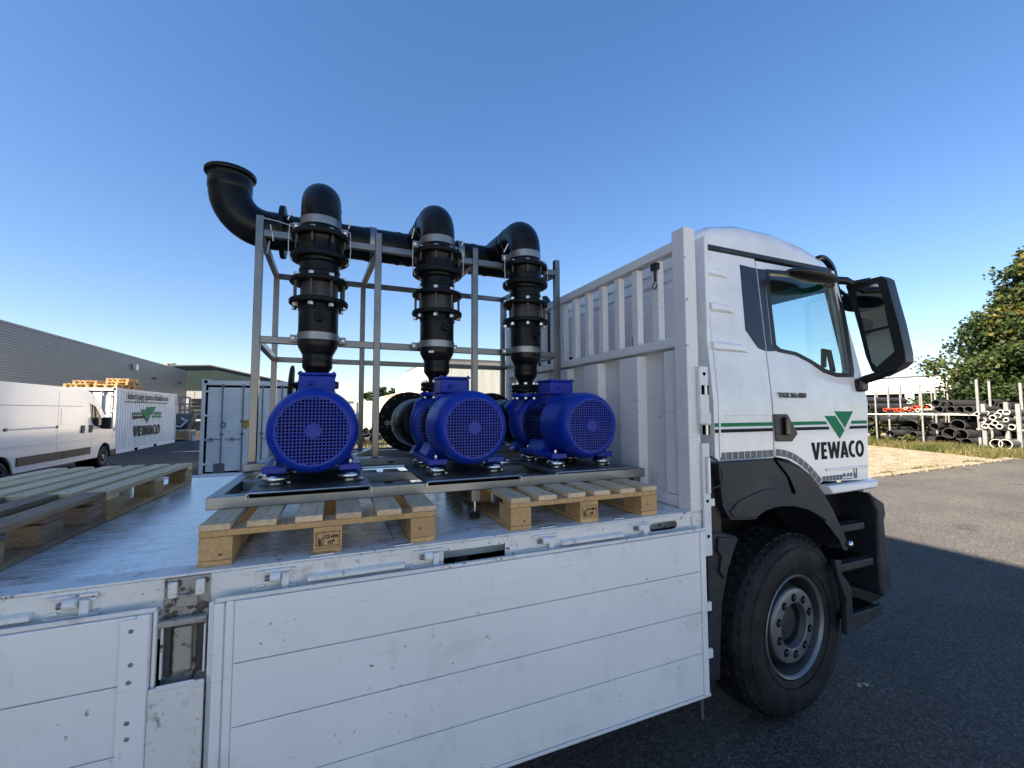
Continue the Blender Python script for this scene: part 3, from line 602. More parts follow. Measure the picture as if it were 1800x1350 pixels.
    MB().box(-.9, 1.35, 2.05, 2.5, .45, 1.05).build('fuel_tank', 'rim_dark', T, .05); MB().box(-.9, 1.35, 3.5, 3.95, .45, 1.05).build('air_tank', 'rim_dark', T, .05)
    MB().box(1.66, 1.80, 1.80, 2.4, .36, .80).build('splash_plate', 'black_plastic', T, .01)
    # chain end hanging behind the front gate
    ch = None
    for i in range(9):
        b = MB(); z = .47-i*.021; a = 1.5708*(i % 2)
        b.tube([(1.79+.007*math.cos(t)*math.cos(a), 1.74+.007*math.cos(t)*math.sin(a), z+.013*math.sin(t)) for t in [k*math.pi/4 for k in range(9)]], .0028, 6)
        b.build('chain_link', 'galvanised', T)
    # ---- wheels
    def wheel(x, yf, sgn, steer=0.0):
        """yf = outer face, sgn = +1 when the wheel lies on the +y side of it"""
        A = (0, sgn, 0); r = .548
        ty = MB(); ty.lathe([(.300, .04), (.312, .008), (.335, -.004), (.40, -.014), (.455, -.012), (.490, .002), (.516, .022), (.53, .045), (r-.012, .06), (r-.012, .25), (.51, .29), (.42, .31), (.31, .29), (.30, .25)], (x, yf, r), A, 72, False, False)
        w = ty.build('wheel', 'rubber', T)
        tb = MB()
        for i in range(46):
            a = 2*math.pi*i/46
            for k, (d0, d1, off) in enumerate(((.047, .095, 0), (.105, .15, .5), (.16, .205, 0), (.215, .258, .5))):
                aa = a+off*2*math.pi/46; c = Vector((x+math.cos(aa)*(r-.006), yf+sgn*(d0+d1)/2, r+math.sin(aa)*(r-.006)))
                tb.obox(c, (.013, d1-d0, .052), Matrix.Rotation(-aa, 3, 'Y') @ Matrix.Rotation(.12*(1 if k % 2 else -1), 3, 'X'))
            c = Vector((x+math.cos(a)*.517, yf+sgn*.030, r+math.sin(a)*.517)); tb.obox(c, (.014, .020, .036), Matrix.Rotation(-a, 3, 'Y'))
        tag(tb.build('tread', 'rubber', w, .004, 1), kind='stuff')
        for rr, h in ((.475, -.012), (.345, -.009)): MB().ring((x, yf+sgn*h-sgn*.001, r), (0, -sgn, 0), rr-.003, rr+.003, .003, 72).build('bead_ring', 'rubber', w)
        rim = MB(); rim.lathe([(.286, .022), (.291, .012), (.300, .004), (.306, .010), (.306, .03)], (x, yf, r), A, 64, False, False); rim.build('rim', 'rim_grey', w)
        b = MB(); b.lathe([(.286, .022), (.272, .05), (.262, .10), (.255, .15), (.235, .16)], (x, yf, r), A, 64, False, False); b.build('rim_barrel', 'rim_dark', w)
        b = MB(); b.lathe([(.255, .155), (.236, .07), (.222, .034)], (x, yf, r), A, 64, False, False); b.build('disc_cone', 'rim_dark', w)
        b = MB(); b.lathe([(.222, .034), (.216, .024), (.205, .020), (.198, .018), (.140, .018), (.135, .022), (.132, .06)], (x, yf, r), A, 64, False, False); b.build('wheel_disc', 'rim_grey', w)
        b = MB(); b.lathe([(.132, .06), (.130, .12)], (x, yf, r), A, 64, False, False); b.build('hub_bore', 'rim_dark', w)
        b = MB(); b.lathe([(.132, .115), (.118, .09), (.105, .09), (.10, .07), (.06, .065), (.0, .065)], (x, yf, r), A, 40, False, False); b.build('hub', 'rim_dark', w)
        for i in range(10):
            a = 2*math.pi*(i+.5)/10; p = Vector((x+math.cos(a)*.168, yf+sgn*.0175, r+math.sin(a)*.168))
            MB().lathe([(.024, 0), (.024, .001)], p, (0, -sgn, 0), 20).build('nut_recess', 'void', w)
            n = MB(); n.lathe([(.016, 0), (.015, .008), (.011, .012), (.004, .013)], p, (0, -sgn, 0), 6); n.build('wheel_nut', 'rim_dark', w, .002)
            a2 = 2*math.pi*i/10; MB().lathe([(.010, 0), (.009, .012)], (x+math.cos(a2)*.092, yf+sgn*.088, r+math.sin(a2)*.092), (0, -sgn, 0), 6).build('hub_bolt', 'rim_dark', w)
        if steer:
            for o in [w]+list(w.children):
                for v in o.data.vertices: v.co = Vector((x, yf+sgn*.15, r))+Matrix.Rotation(steer, 3, 'Z') @ (v.co-Vector((x, yf+sgn*.15, r)))
        return w
    wheel(2.645, 1.815, 1, .085); wheel(2.645, 4.165, -1, .085); wheel(-3.6, 1.80, 1); wheel(-3.6, 4.18, -1)
    # ---- cab
    CW = 2*2.99
    def cp(u, v):       # a spot of the photograph on the slightly inward-leaning near cab side -> (x, z)
        y = 1.83
        for _ in range(6): p = at(u, v, 1, y); y = cab_y(p.z)
        return (p.x, p.z)
    def cps(*l): return [cp(u, v) for u, v in l]
    def lean(z): return cab_y(z)-1.83
    def side(name, outs, depth0, depth1, mat, parent, bevel=0.0, mirror=False):
        """sheet following the cab side: depths measured outwards from the skin (negative = proud)"""
        o = plate(name, outs, 1, 1.83+depth0, 1.83+depth1, mat, parent, bevel, lean)
        if mirror:
            for v in o.data.vertices: v.co.y = CW-v.co.y
            o.data.flip_normals()
        return o
    rear_x = 2.035
    zb = 1.575
    gut = 2.872
    xgt = 2.53                                      # gap between rear panel and door
    arch = [cp(1362, 806), cp(1385, 811), cp(1405, 822), cp(1425, 838), cp(1440, 856)]
    bot = 1.385
    fx_b, fx_m = 3.478, 3.52
    front = [(fx_b, bot), (3.492, 1.6), (fx_m, 1.93), (3.490, 2.16)]
    win = cps((1352, 480), (1354, 520), (1364, 606), (1372, 613), (1400, 619), (1425, 632), (1450, 648), (1470, 655), (1492, 657), (1494, 650), (1480, 560), (1468, 505), (1462, 498), (1400, 484))
    winfr = cps((1346, 473), (1348, 520), (1358, 612), (1368, 619), (1398, 625), (1423, 638), (1447, 655), (1470, 663), (1500, 663), (1501, 652), (1487, 560), (1475, 503), (1466, 492), (1400, 478))
    top_f = cp(1470, 480)
    door_out = [(xgt+.004, arch[0][1]+.012)]+[(x, z+.012) for x, z in arch[1:]]+[(arch[-1][0]+.03, bot+.02), (fx_b, bot)]+front[1:]+[(3.462, 2.30), (3.395, 2.60), (3.33, 2.78), (3.27, 2.845), (xgt+.004, 2.845)]
    body = MB(); body.box(rear_x+.02, 3.30, 1.93, 4.05, 1.36, 1.60); C = body.build('cab_floor', 'seat_cloth', T)
    for mir in (False, True):
        rp = side('rear_side_panel', [[(rear_x, zb), (xgt-.004, zb), (xgt-.004, gut-.012), (rear_x, gut-.012)]], 0, .05, 'cab_white', T, .006, mir)
        dr = side('cab_door', [door_out, win], 0, .05, 'cab_white', T, .006, mir)
        side('window_frame', [winfr, win], -.004, .03, 'black_plastic', dr, .002, mir)
        side('window_pane', [winfr], .016, .020, 'glass', dr, 0, mir)
        side('quarter_panel', [cps((1300, 465), (1310, 580), (1332, 612), (1345, 617))+[(xgt-.006, cp(1348, 617)[1]), (xgt-.006, cp(1328, 472)[1])]], -.003, .002, 'panel_black', rp, .002, mir)
        side('pillar_panel', [[(xgt+.006, cp(1330, 472)[1]), (xgt+.006, cp(1350, 618)[1])]+cps((1364, 617), (1356, 606), (1347, 520), (1346, 474))], -.003, .002, 'panel_black', dr, .002, mir)
        side('roof_gutter', [[(rear_x, gut-.010), (3.30, gut-.010), (3.31, gut+.012), (3.25, gut+.020), (rear_x, gut+.020)]], -.012, .03, 'dark_plastic', T, .004, mir)
    MB().box(rear_x+.05, xgt+.3, 1.885, 1.89, 1.6, 2.2).build('door_seal', 'void', T)
    # pressed ribs in the rear panel
    for (a, c, z) in ((2.075, 2.29, 2.72), (2.075, 2.32, 2.495), (2.06, 2.40, 2.255)):
        b = MB(); y = cab_y(z); b.loft([[(a, y+.006, z-.036), (a, y-.022, z-.018), (a, y-.022, z+.012), (a, y+.004, z+.034)], [(c-.10, y+.006, z-.036), (c-.10, y-.020, z-.020), (c-.10, y-.020, z+.006), (c-.10, y+.004, z+.026)], [(c, y+.006, z-.036), (c, y+.003, z-.034), (c, y+.003, z-.030), (c, y+.004, z-.026)]]); b.build('pressed_rib', 'cab_white', T, .006, 3)
    side('panel_edge', [[(rear_x+.030, 1.60), (rear_x+.044, 1.60), (rear_x+.052, 2.2), (rear_x+.046, 2.84), (rear_x+.032, 2.84), (rear_x+.036, 2.2)]], -.006, .002, 'cab_white', T, .004)
    # roof: lofted across, crowned, sloping to the visor
    rings = []
    for x, zt, e in ((rear_x+.0, 2.93, .06), (rear_x+.05, 2.995, .0), (2.20, 3.06, 0), (2.45, 3.11, 0), (2.80, 3.11, 0), (3.05, 3.07, 0), (3.20, 3.015, .01), (3.30, 2.95, .03), (3.345, 2.90, .05)):
        h = zt-(gut+.016); half = [(0, 0), (.006, .45), (.026, .76), (.07, .94), (.2, 1.0), (.5, 1.0)]
        y0 = cab_y(gut)+.012+e*.3; pts = [(x-.02*k, y0+dy, gut+.016+h*f) for k, (dy, f) in zip((0, 0, 0, 0, 0, 0), half)]
        pts += [(px, CW-py, pz) for px, py, pz in pts[::-1]]; rings.append(pts)
    b = MB(); b.loft(rings); b.build('cab_roof', 'cab_white', T, .01, 2, 50)
    # back wall with pressed panels, front wall, windscreen, pillars
    bw = MB().box(rear_x, rear_x+.03, 1.86, CW-1.86, 1.5, gut+.05).build('cab_back', 'cab_white', T, .01)
    for y in (2.05, 2.62, 3.19): MB().box(rear_x-.012, rear_x, y, y+.50, 1.75, 2.68).build('back_pressing', 'cab_white', bw, .012, 3)
    for z in (2.72, 2.80): MB().box(rear_x-.010, rear_x, 1.98, 3.95, z, z+.03).build('back_pressing', 'cab_white', bw, .01)
    MB().box(rear_x-.02, rear_x, 2.4, 2.52, 2.33, 2.40).build('back_vent', 'void', bw); MB().box(rear_x-.02, rear_x, 3.3, 3.42, 2.30, 2.36).build('back_vent', 'void', bw)
    MB().tube([(rear_x-.05, 3.72, 1.6), (rear_x-.06, 3.72, 2.5), (rear_x-.06, 3.75, 2.9), (rear_x-.06, 3.82, 2.98), (rear_x-.06, 3.98, 2.96), (rear_x-.06, 4.05, 2.8), (rear_x-.06, 4.05, 2.0)], .055, 14).build('air_intake', 'black_plastic', T)
    b = MB(); b.prism([(3.40, 1.40), (3.50, 1.40), (3.545, 1.95), (3.52, 2.12), (3.40, 2.12)], 1, 1.95, CW-1.95); b.build('front_panel', 'cab_white', T, .02)
    wsb, wst = 3.515, 3.345
    b = MB(); b.loft([[(wsb, 1.93, 2.12), (wsb+.01, 1.93, 2.12), (wst+.01, 1.99, 2.86), (wst, 1.99, 2.86)], [(wsb, CW-1.93, 2.12), (wsb+.01, CW-1.93, 2.12), (wst+.01, CW-1.99, 2.86), (wst, CW-1.99, 2.86)]]); b.build('windscreen', 'glass', T, smooth=0)
    for m_ in (0, 1):
        f = (lambda y: CW-y) if m_ else (lambda y: y)
        b = MB(); b.loft([[(3.43, f(1.86), 2.10), (3.50, f(1.855), 2.10), (3.53, f(1.93), 2.10), (3.49, f(1.95), 2.10)], [(3.31, f(1.905), 2.88), (3.34, f(1.90), 2.88), (3.365, f(1.98), 2.88), (3.33, f(2.0), 2.88)]]); b.build('windscreen_pillar', 'cab_white', T, .008)
    MB().box(2.1, 3.3, 2.0, CW-2.0, 2.83, 2.87).build('headliner', 'seat_cloth', T)
    MB().box(2.55, 3.33, CW-1.97, CW-1.90, 2.80, 2.87).build('headliner_rail', 'seat_cloth', T)
    b = MB(); b.prism([(3.18, 1.6), (3.45, 1.6), (3.47, 2.14), (3.30, 2.18), (3.16, 2.05)], 1, 1.98, CW-1.98); b.build('dashboard', 'seat_cloth', T, .03)
    for y in (2.2, 3.35):
        b = MB(); b.box(2.35, 2.85, y, y+.45, 1.65, 1.80); b.box(2.25, 2.40, y+.02, y+.43, 1.78, 2.26); b.build('cab_seat', 'seat_cloth', T, .05)
    MB().tube([(3.12+.06*math.sin(t), 3.58+.21*math.cos(t), 2.10+.21*math.sin(t)*.8) for t in [k*math.pi/12 for k in range(25)]], .014, 8).build('steering_wheel', 'black_plastic', T)
    MB().obox((2.62, 2.4, 2.66), (.16, .5, .16), Matrix.Rotation(.4, 3, 'X')).build('overhead_locker', 'void', T, .05)
    MB().tube([(3.36, 1.955, 2.15), (3.33, 1.96, 2.30), (3.29, 1.97, 2.31), (3.28, 1.97, 2.18)], .018, 8).build('grab_handle', 'seat_cloth', T)
    # green sun visor over the windscreen
    rings = []
    for k in range(9):
        a = math.radians(-10+k*14); rings.append([(3.34+.16*math.cos(a), y, 2.86+.16*math.sin(a)) for y in (1.97, 2.01)]+[(3.34+.135*math.cos(a), y, 2.86+.135*math.sin(a)) for y in (2.01, 1.97)])
    b = MB(); b.loft(rings); b.build('visor_end', 'black_gloss', T)
    b = MB(); b.loft([[(3.40, 2.06, 3.00), (3.40, CW-2.06, 3.00), (3.405, CW-2.06, 3.00), (3.405, 2.06, 3.00)], [(3.50, 2.06, 2.78), (3.50, CW-2.06, 2.78), (3.505, CW-2.06, 2.78), (3.505, 2.06, 2.78)]]); b.build('sun_visor', 'visor_green', T, smooth=0)
    # front corner: black air deflector, white flap, sill
    b = MB(); b.prism([(3.49, 1.20), (3.55, 1.22), (3.575, 1.60), (3.56, 1.84), (3.50, 1.90)], 1, 1.90, 2.02); b.build('corner_deflector', 'black_plastic', T, .01)
    b = MB(); b.prism([(3.55, 1.44), (3.60, 1.40), (3.595, 1.80), (3.57, 1.86)], 1, 1.93, 2.05); b.build('corner_panel', 'cab_white', T, .01)
    MB().box(3.482, 3.53, 1.845, 1.90, 1.47, 1.56).build('hinge_cover', 'cab_white', T, .012)
    b = MB(); b.loft([[(2.985, 1.80, 1.380), (2.985, 1.86, 1.384), (2.985, 1.90, 1.30), (3.03, 1.79, 1.325)], [(3.53, 1.79, 1.384), (3.53, 1.86, 1.388), (3.53, 1.90, 1.30), (3.50, 1.785, 1.335)]]); b.build('door_sill', 'cab_white', T, .012)
    # ---- paint scheme and lettering on the near side, one set of thin decals per door
    doorN = [o for o in T.children if o.name.startswith('cab_door')][0]; panN = [o for o in T.children if o.name.startswith('rear_side_panel')][0]
    def decal(name, poly, mat, parent, holes=()): return side(name, [poly]+list(holes), -.0022, -.0004, mat, parent)
    zg0, zg1, zk0, zk1 = 1.776, 1.798, 1.742, 1.762
    for z0, z1, m_, n_ in ((zg0, zg1, 'logo_green', 'green_stripe'), (zk0, zk1, 'logo_black', 'black_stripe')):
        decal(n_, [(rear_x+.002, z0), (xgt-.006, z0), (xgt-.006, z1), (rear_x+.002, z1)], m_, panN)
        d = .115*(1.80-z0)/.07*.35
        decal(n_, [(xgt+.10, z0), (3.040+(1.80-z0)*.65, z0), (3.040+(1.80-z1)*.65, z1), (xgt+.10, z1)], m_, doorN)
        decal(n_, [(3.325-(1.80-z0)*.6, z0), (fx_b+.014, z0), (fx_b+.018, z1), (3.325-(1.80-z1)*.6, z1)], m_, doorN)
    decal('logo_triangle', cps((1449, 731), (1468, 731), (1484, 756), (1476, 771)), 'logo_green', doorN)
    decal('logo_triangle', cps((1466, 723), (1499, 723), (1485, 752)), 'logo_green', doorN)
    ls, wtot = letters_vewaco(); a, c = cp(1425, 781), cp(1519, 773); a0 = cp(1432, 809)
    hgt = .112; x0, x1 = a[0]+.004, c[0]-.01
    for i, q in enumerate(ls): side('letter', [[(x0+(x1-x0)*px/wtot, 1.548+hgt*py) for px, py in o] for o in q], -.0022, -.0004, 'logo_black', doorN)
    o = lettering('badge', 'TGS 26.430', (2.585, 1.8265, 1.952), (1, 0, 0), (0, 0, 1), .043, 'rim_dark', doorN, .0016, 1.28, depth=.002)
    # chequer of grey blocks along the lower edge
    n = 9
    for i in range(n):
        xa = 2.072+i*(xgt-.004-2.072)/n; decal('checker', [(xa, 1.586), (xa+.043, 1.586), (xa+.043, 1.628), (xa, 1.628)], 'check_grey', panN)
    path = [Vector((xgt+.012, 1.611)), Vector(cp(1375, 796)), Vector(cp(1392, 801)), Vector(cp(1407, 811)), Vector(cp(1421, 823)), Vector(cp(1433, 836)), Vector(cp(1443, 848))]
    dense = []
    for p, q in zip(path, path[1:]): dense += [p.lerp(q, k/8) for k in range(8)]
    dense.append(path[-1]); step = .0475; acc = 0; last = dense[0]
    marks = [dense[0]]
    for p in dense[1:]:
        if (p-marks[-1]).length >= step: marks.append(p)
    for p, q in zip(marks, marks[1:]):
        d = (q-p); nrm = Vector((-d.y, d.x)).normalized()*.021; e = d*.86
        decal('checker', [tuple(p-nrm), tuple(p+e-nrm), tuple(p+e+nrm*1.02), tuple(p+nrm)], 'check_grey', doorN)
    for i in range(6): xa = marks[-1].x+.018+i*.036; decal('checker', [(xa, 1.404), (xa+.028, 1.404), (xa+.028, 1.437), (xa, 1.437)], 'check_grey', doorN)
    xa = marks[-1].x+.018+6*.036
    for j in range(3): decal('checker', [(xa+j*.038, 1.420), (xa+j*.038+.028, 1.420), (xa+j*.038+.026, 1.444), (xa+j*.038+(.0 if j != 1 else .012), 1.444)], 'check_grey', doorN)
    decal('checker', [(xa, 1.404), (xa+.10, 1.404), (xa+.10, 1.410), (xa, 1.410)], 'check_grey', doorN)
    decal('checker', [(xa+.118, 1.404), (xa+.155, 1.404), (xa+.157, 1.480), (xa+.120, 1.480)], 'check_grey', doorN, [[(xa+.128, 1.440), (xa+.147, 1.440), (xa+.148, 1.470), (xa+.129, 1.470)]])
    # pressed swage line in the door, groove on the rear panel
    b = MB(); b.box(3.02, 3.47, 1.822, 1.832, 1.470, 1.486); b.build('door_swage', 'cab_white', doorN, .006, 3)
    MB().box(rear_x+.02, xgt-.01, 1.827, 1.831, 1.840, 1.846).build('panel_groove', 'cab_white', panN, .002)
    # door handle
    hp = cps((1358, 728), (1382, 728), (1400, 762), (1390, 776), (1362, 776))
    hd = side('door_handle', [hp], -.012, .0, 'black_plastic', doorN, .006)
    b = MB(); cxh = sum(p[0] for p in hp)/5; b.box(cxh-.025, cxh+.012, 1.795, 1.818, 1.715, 1.83); b.build('handle_grip', 'black_gloss', T, .008)
    # ---- mirrors on the near side
    mx = 3.44
    def mp(u, v, x=mx): p = at(u, v, 0, x); return (p.y, p.z)
    outer = [mp(*p) for p in ((1474, 488), (1490, 500), (1520, 494), (1549, 485), (1558, 490), (1566, 520), (1580, 570), (1591, 620), (1592, 636), (1580, 646), (1540, 668), (1510, 678), (1503, 672), (1520, 656), (1537, 642), (1532, 618), (1524, 580), (1515, 540), (1508, 508), (1490, 512), (1476, 500))]
    housing = [mp(*p) for p in ((1486, 502), (1512, 494), (1549, 485), (1558, 490), (1566, 520), (1580, 570), (1591, 620), (1592, 636), (1580, 646), (1548, 662), (1532, 652), (1521, 625), (1511, 585), (1500, 545))]
    ho = plate('mirror_housing', [housing], 0, mx, mx+.10, 'black_plastic', T, .018)
    plate('mirror_glass', [[mp(*p) for p in ((1503, 512), (1543, 498), (1549, 512), (1562, 572), (1520, 582))]], 0, mx-.004, mx-.001, 'mirror_glass', ho)
    plate('wide_angle_glass', [[mp(*p) for p in ((1521, 587), (1563, 577), (1573, 618), (1542, 645), (1533, 636))]], 0, mx-.004, mx-.001, 'mirror_glass', ho)
    a, c = at(1474, 490, 0, 3.40), at(1548, 492, 0, 3.47)
    MB().tube([(3.36, 1.93, 2.82), (3.40, 1.86, 2.80), at(1500, 499, 0, 3.44), at(1530, 493, 0, 3.46)], [.030, .028, .024, .022], 12).build('mirror_arm', 'black_plastic', ho)
    MB().tube([at(1575, 645, 0, 3.47), at(1545, 660, 0, 3.46), at(1522, 667, 0, 3.455), at(1510, 672, 0, 3.45), (3.44, 1.86, 2.06)], [.028, .030, .03, .028, .03], 12).build('mirror_arm', 'black_plastic', ho)
    b = MB(); p = at(1515, 690, 0, 3.46); b.box(3.40, 3.50, 1.80, 1.88, 2.00, 2.09); b.build('mirror_base', 'black_plastic', T, .02)
    # kerb mirror above the door
    a, c = cp(1388, 477), cp(1464, 500); yk = 1.80
    rings = []
    p0, p1 = at(1387, 476, 1, yk), at(1466, 493, 1, yk)
    for k in range(11):
        f = k/10; q = p0.lerp(p1, f); r = .052*math.sqrt(max(.03, 1-(2*f-1)**2*.93)); rings.append([(q.x, q.y+r*1.5*math.cos(t), q.z+r*.78*math.sin(t)) for t in [j*math.pi/7 for j in range(14)]])
    b = MB(); b.loft(rings); b.build('kerb_mirror', 'black_plastic', T)
    MB().tube([p1, (p1.x+.07, 1.88, p1.z+.0), (3.36, 1.93, 2.83)], .022, 10).build('kerb_mirror_arm', 'black_plastic', T)
    # front mirror seen past the pillar
    q = at(1500, 530, 0, 3.62); b = MB(); b.lathe([(.004, -.05), (.05, -.04), (.085, -.01), (.09, .02), (.086, .024)], q, (-.6, -.1, -.8), 24); b.build('front_mirror', 'black_plastic', T)
    MB().tube([q, (3.55, 2.0, q.z+.10), (3.40, 2.02, 2.85)], .014, 8).build('front_mirror_arm', 'black_plastic', T)
    # ---- wheel arch, flap, steps, bumper
    def fp(u, v, y=1.765): p = at(u, v, 1, y); return (p.x, p.z)
    fout = [fp(*p) for p in ((1262, 815), (1300, 812), (1365, 808), (1388, 815), (1408, 826), (1428, 843), (1446, 864), (1462, 892), (1478, 925), (1492, 958), (1490, 968), (1483, 966), (1474, 946), (1460, 925), (1442, 907), (1420, 894), (1395, 888), (1368, 889), (1345, 896), (1328, 913), (1284, 914), (1271, 890))]
    fe = plate('wheel_arch', [fout], 1, 1.765, 2.12, 'dark_plastic', T, .012)
    fin = [fp(u, v, 1.758) for u, v in ((1300, 880), (1340, 862), (1366, 858), (1392, 866), (1415, 876), (1440, 892), (1462, 918), (1478, 946), (1474, 948), (1458, 927), (1441, 908), (1420, 896), (1395, 890), (1368, 891), (1346, 898), (1330, 910), (1290, 910), (1284, 900))]
    plate('arch_lip', [fin], 1, 1.757, 1.766, 'dark_plastic', fe, .004)
    gp = [fp(u, v, 1.757) for u, v in ((1362, 808), (1385, 838), (1394, 864), (1393, 872), (1400, 870), (1400, 864), (1389, 838), (1366, 808))]
    plate('arch_joint', [gp], 1, 1.7612, 1.7652, 'void', fe)
    fl = [fp(*p) for p in ((1247, 935), (1300, 944), (1284, 1000), (1274, 1060), (1271, 1130), (1270, 1198), (1250, 1204), (1249, 1100))]
    f2 = plate('mud_flap', [fl], 1, 1.775, 2.10, 'dark_plastic', T, .012)
    plate('flap_ridge', [[fp(u, v, 1.757) for u, v in ((1264, 945), (1299, 946), (1286, 985), (1275, 1020), (1266, 1005), (1270, 980), (1262, 968))]], 1, 1.757, 1.777, 'dark_plastic', f2, .008)
    MB().box(1.89, 2.03, 1.80, 2.1, 1.20, 1.50).build('arch_inner', 'black_plastic', T)
    MB().lathe([(.022, 0), (.024, .01), (.018, .022), (.008, .026)], at(1491, 956, 1, 1.765), (.35, -1, .1), 18).build('side_marker', 'chrome', T)
    sb = MB(); sb.prism([fp(u, v, 2.02) for u, v in ((1440, 866), (1530, 866), (1550, 886), (1552, 985), (1550, 1052), (1500, 1076), (1462, 1000))], 1, 2.02, 2.10); sb.build('step_well', 'black_plastic', T, .01)
    for i, (u0, v0, u1, v1, y0, y1) in enumerate(((1462, 928, 1520, 914, 1.84, 2.05), (1464, 992, 1536, 982, 1.79, 2.05), (1497, 1084, 1551, 1062, 1.77, 2.05))):
        a, c = at(u0, v0, 1, y0), at(u1, v1, 1, y0); z = (a.z+c.z)/2
        st = MB().box(a.x, c.x, y0, y1, z-.055, z-.004).build('cab_step', 'dark_plastic', T, .010)
        k = 0; xx = a.x+.02
        while xx < c.x-.02:
            MB().obox((xx, (y0+y1)/2+.01, z), (.008, y1-y0-.05, .012)).build('step_tread', 'black_plastic', st); xx += .028
    plate('step_side', [[fp(u, v, 1.77) for u, v in ((1466, 985), (1478, 984), (1480, 1010), (1492, 1025), (1497, 1040), (1499, 1080), (1552, 1062), (1552, 1070), (1536, 1088), (1488, 1118), (1486, 1050), (1474, 1020))]], 1, 1.765, 1.80, 'dark_plastic', T, .008)
    bp = plate('bumper_end', [[fp(u, v, 1.80) for u, v in ((1528, 865), (1556, 884), (1559, 905), (1556, 915), (1563, 985), (1570, 1000), (1570, 1028), (1556, 1052), (1551, 1045), (1546, 990), (1542, 900))]], 1, 1.80, 2.05, 'dark_plastic', T, .02)
    b = MB(); b.box(3.30, 3.62, 2.05, CW-1.80, .55, 1.28); b.build('bumper', 'dark_plastic', T, .05)
    for u, v in ((1536, 893), (1537, 943)): MB().lathe([(.014, 0), (.010, .006)], at(u, v, 1, 2.018), (0, -1, 0), 12).build('screw_well', 'void', T)
    return T
TRUCK = truck()

# ================================================================== PALLETS
def pallet_proto(top='wood_pale', under='wood_new', block='chip_block', w=.80, l=1.20, nb=6):
    """origin at the front left bottom corner; deck boards run along y"""
    t = bpy.data.objects.new('pallet', None); COL.objects.link(t); t.empty_display_size = .1
    bw = .092; gap = (w-nb*bw)/(nb-1); me = None
    for i in range(nb):
        if me is None: o = MB().box(0, bw, 0, l, .122, .144).build('deck_board', top, t, .002, 1); me = o.data
        else: o = link('deck_board', me, None, t, .002, 1)
        o.location = (i*(bw+gap)+(rnd(-.006, .006) if 0 < i < nb-1 else 0), rnd(-.004, .004), 0)
    me = None
    for y in (0.0, l/2-.05, l-.10):
        if me is None: o = MB().box(0, w, 0.002, .098, .100, .1215).build('stringer_board', under, t, .002, 1); me = o.data
        else: o = link('stringer_board', me, None, t, .002, 1)
        o.location = (0, y, 0)
    me = mm = None
    for i, x in enumerate((0, w/2-.05, w-.10)):
        for j, y in enumerate((0.0, l/2-.0725, l-.145)):
            if me is None: o = MB().box(.001, .099, .001, .144, .0225, .0995).build('block', block, t, .002, 1); me = o.data
            else: o = link('block', me, None, t, .002, 1)
            o.location = (x, y, 0)
    nb_ = MB()
    for i in range(nb):
        for y in (.035, .07, l/2-.02, l/2+.02, l-.07, l-.035): nb_.lathe([(.0042, 0), (.0042, .0008)], (i*(bw+gap)+rnd(.025, .075), y+rnd(-.008, .008), .1438), n=8)
    for x in (.05, w/2, w-.05): nb_.lathe([(.005, 0), (.005, .0008)], (x+rnd(-.02, .02), .0015, .05+rnd(-.015, .015)), (0, -1, 0), 8)
    tag(nb_.build('nails', 'rust_bolt', t, smooth=0), kind='stuff')
    me = None
    for x in (0, w/2-.05, w-.10):
        if me is None: o = MB().box(.0005, .0995, 0, l, 0, .022).build('runner_board', under, t, .002, 1); me = o.data
        else: o = link('runner_board', me, None, t, .002, 1)
        o.location = (x, 0, 0)
    return t
def stamp(t, txt, x, side_txt):
    y = -.0006; ux, uz = (1, 0, 0), (0, 0, 1)
    for a in ((x+.010, x+.090, .030, .0318), (x+.010, x+.090, .0792, .081), (x+.010, x+.0118, .030, .081), (x+.0882, x+.090, .030, .081), (x+.0345, x+.036, .030, .081)):
        MB().box(a[0], a[1], y-.0004, y+.0006, a[2], a[3]).build('stamp_line', 'stamp_black', t, smooth=0)
    lettering('stamp_text', txt, (x+.0385, y, .058), ux, uz, .0155, 'stamp_black', t, .0006, .82, depth=.0004)
    lettering('stamp_text', 'HT', (x+.050, y, .037), ux, uz, .017, 'stamp_black', t, .0006, .9, depth=.0004)
    lettering('stamp_text', side_txt, (x+.0315, y, .034), (0, 0, 1), (-1, 0, 0), .020, 'stamp_black', t, .0006, .72, depth=.0004)
pal = pallet_proto(); pal['_'] = 0
PG = 'loose pallets on the truck bed'
def put(p, loc, rz, label, group, name='pallet'):
    p.location = loc; p.rotation_euler = (0, 0, rz); tag(p, label, 'pallet', group); return p
A = put(pal, (-.401, 1.755, BED+.002), -.012, 'pallet under the left end of the pump skid', 'pallets under the pump skid')
Bp = copy_tree(pal); put(Bp, (.728, 1.745, BED+.002), -.008, 'pallet under the right end of the pump skid, by the headboard', 'pallets under the pump skid')
Lp = copy_tree(pal); put(Lp, (-1.775, 2.705, BED+.002), -.03, 'pale new pallet lying on the bed at the left, the farther one', PG)
old = pallet_proto('wood_old', 'wood_old', 'wood_old', .80, .80, 5); put(old, (-1.80, 1.885, BED+.002), -.02, 'weathered dark pallet lying on the bed at the left picture edge', PG)
for o in Lp.children:
    if o.name.startswith(('deck_board', 'stringer')): o.material_slots[0].link = 'OBJECT'; o.material_slots[0].material = MATS['wood_fresh']
stamp(A, 'CZ-4339', .35, 'IPPC'); stamp(Bp, 'CZ-8011', .35, 'IPPC')
for o in A.children:
    if o.name.startswith('block'): pass
# every copied board varies through the object-random part of its material

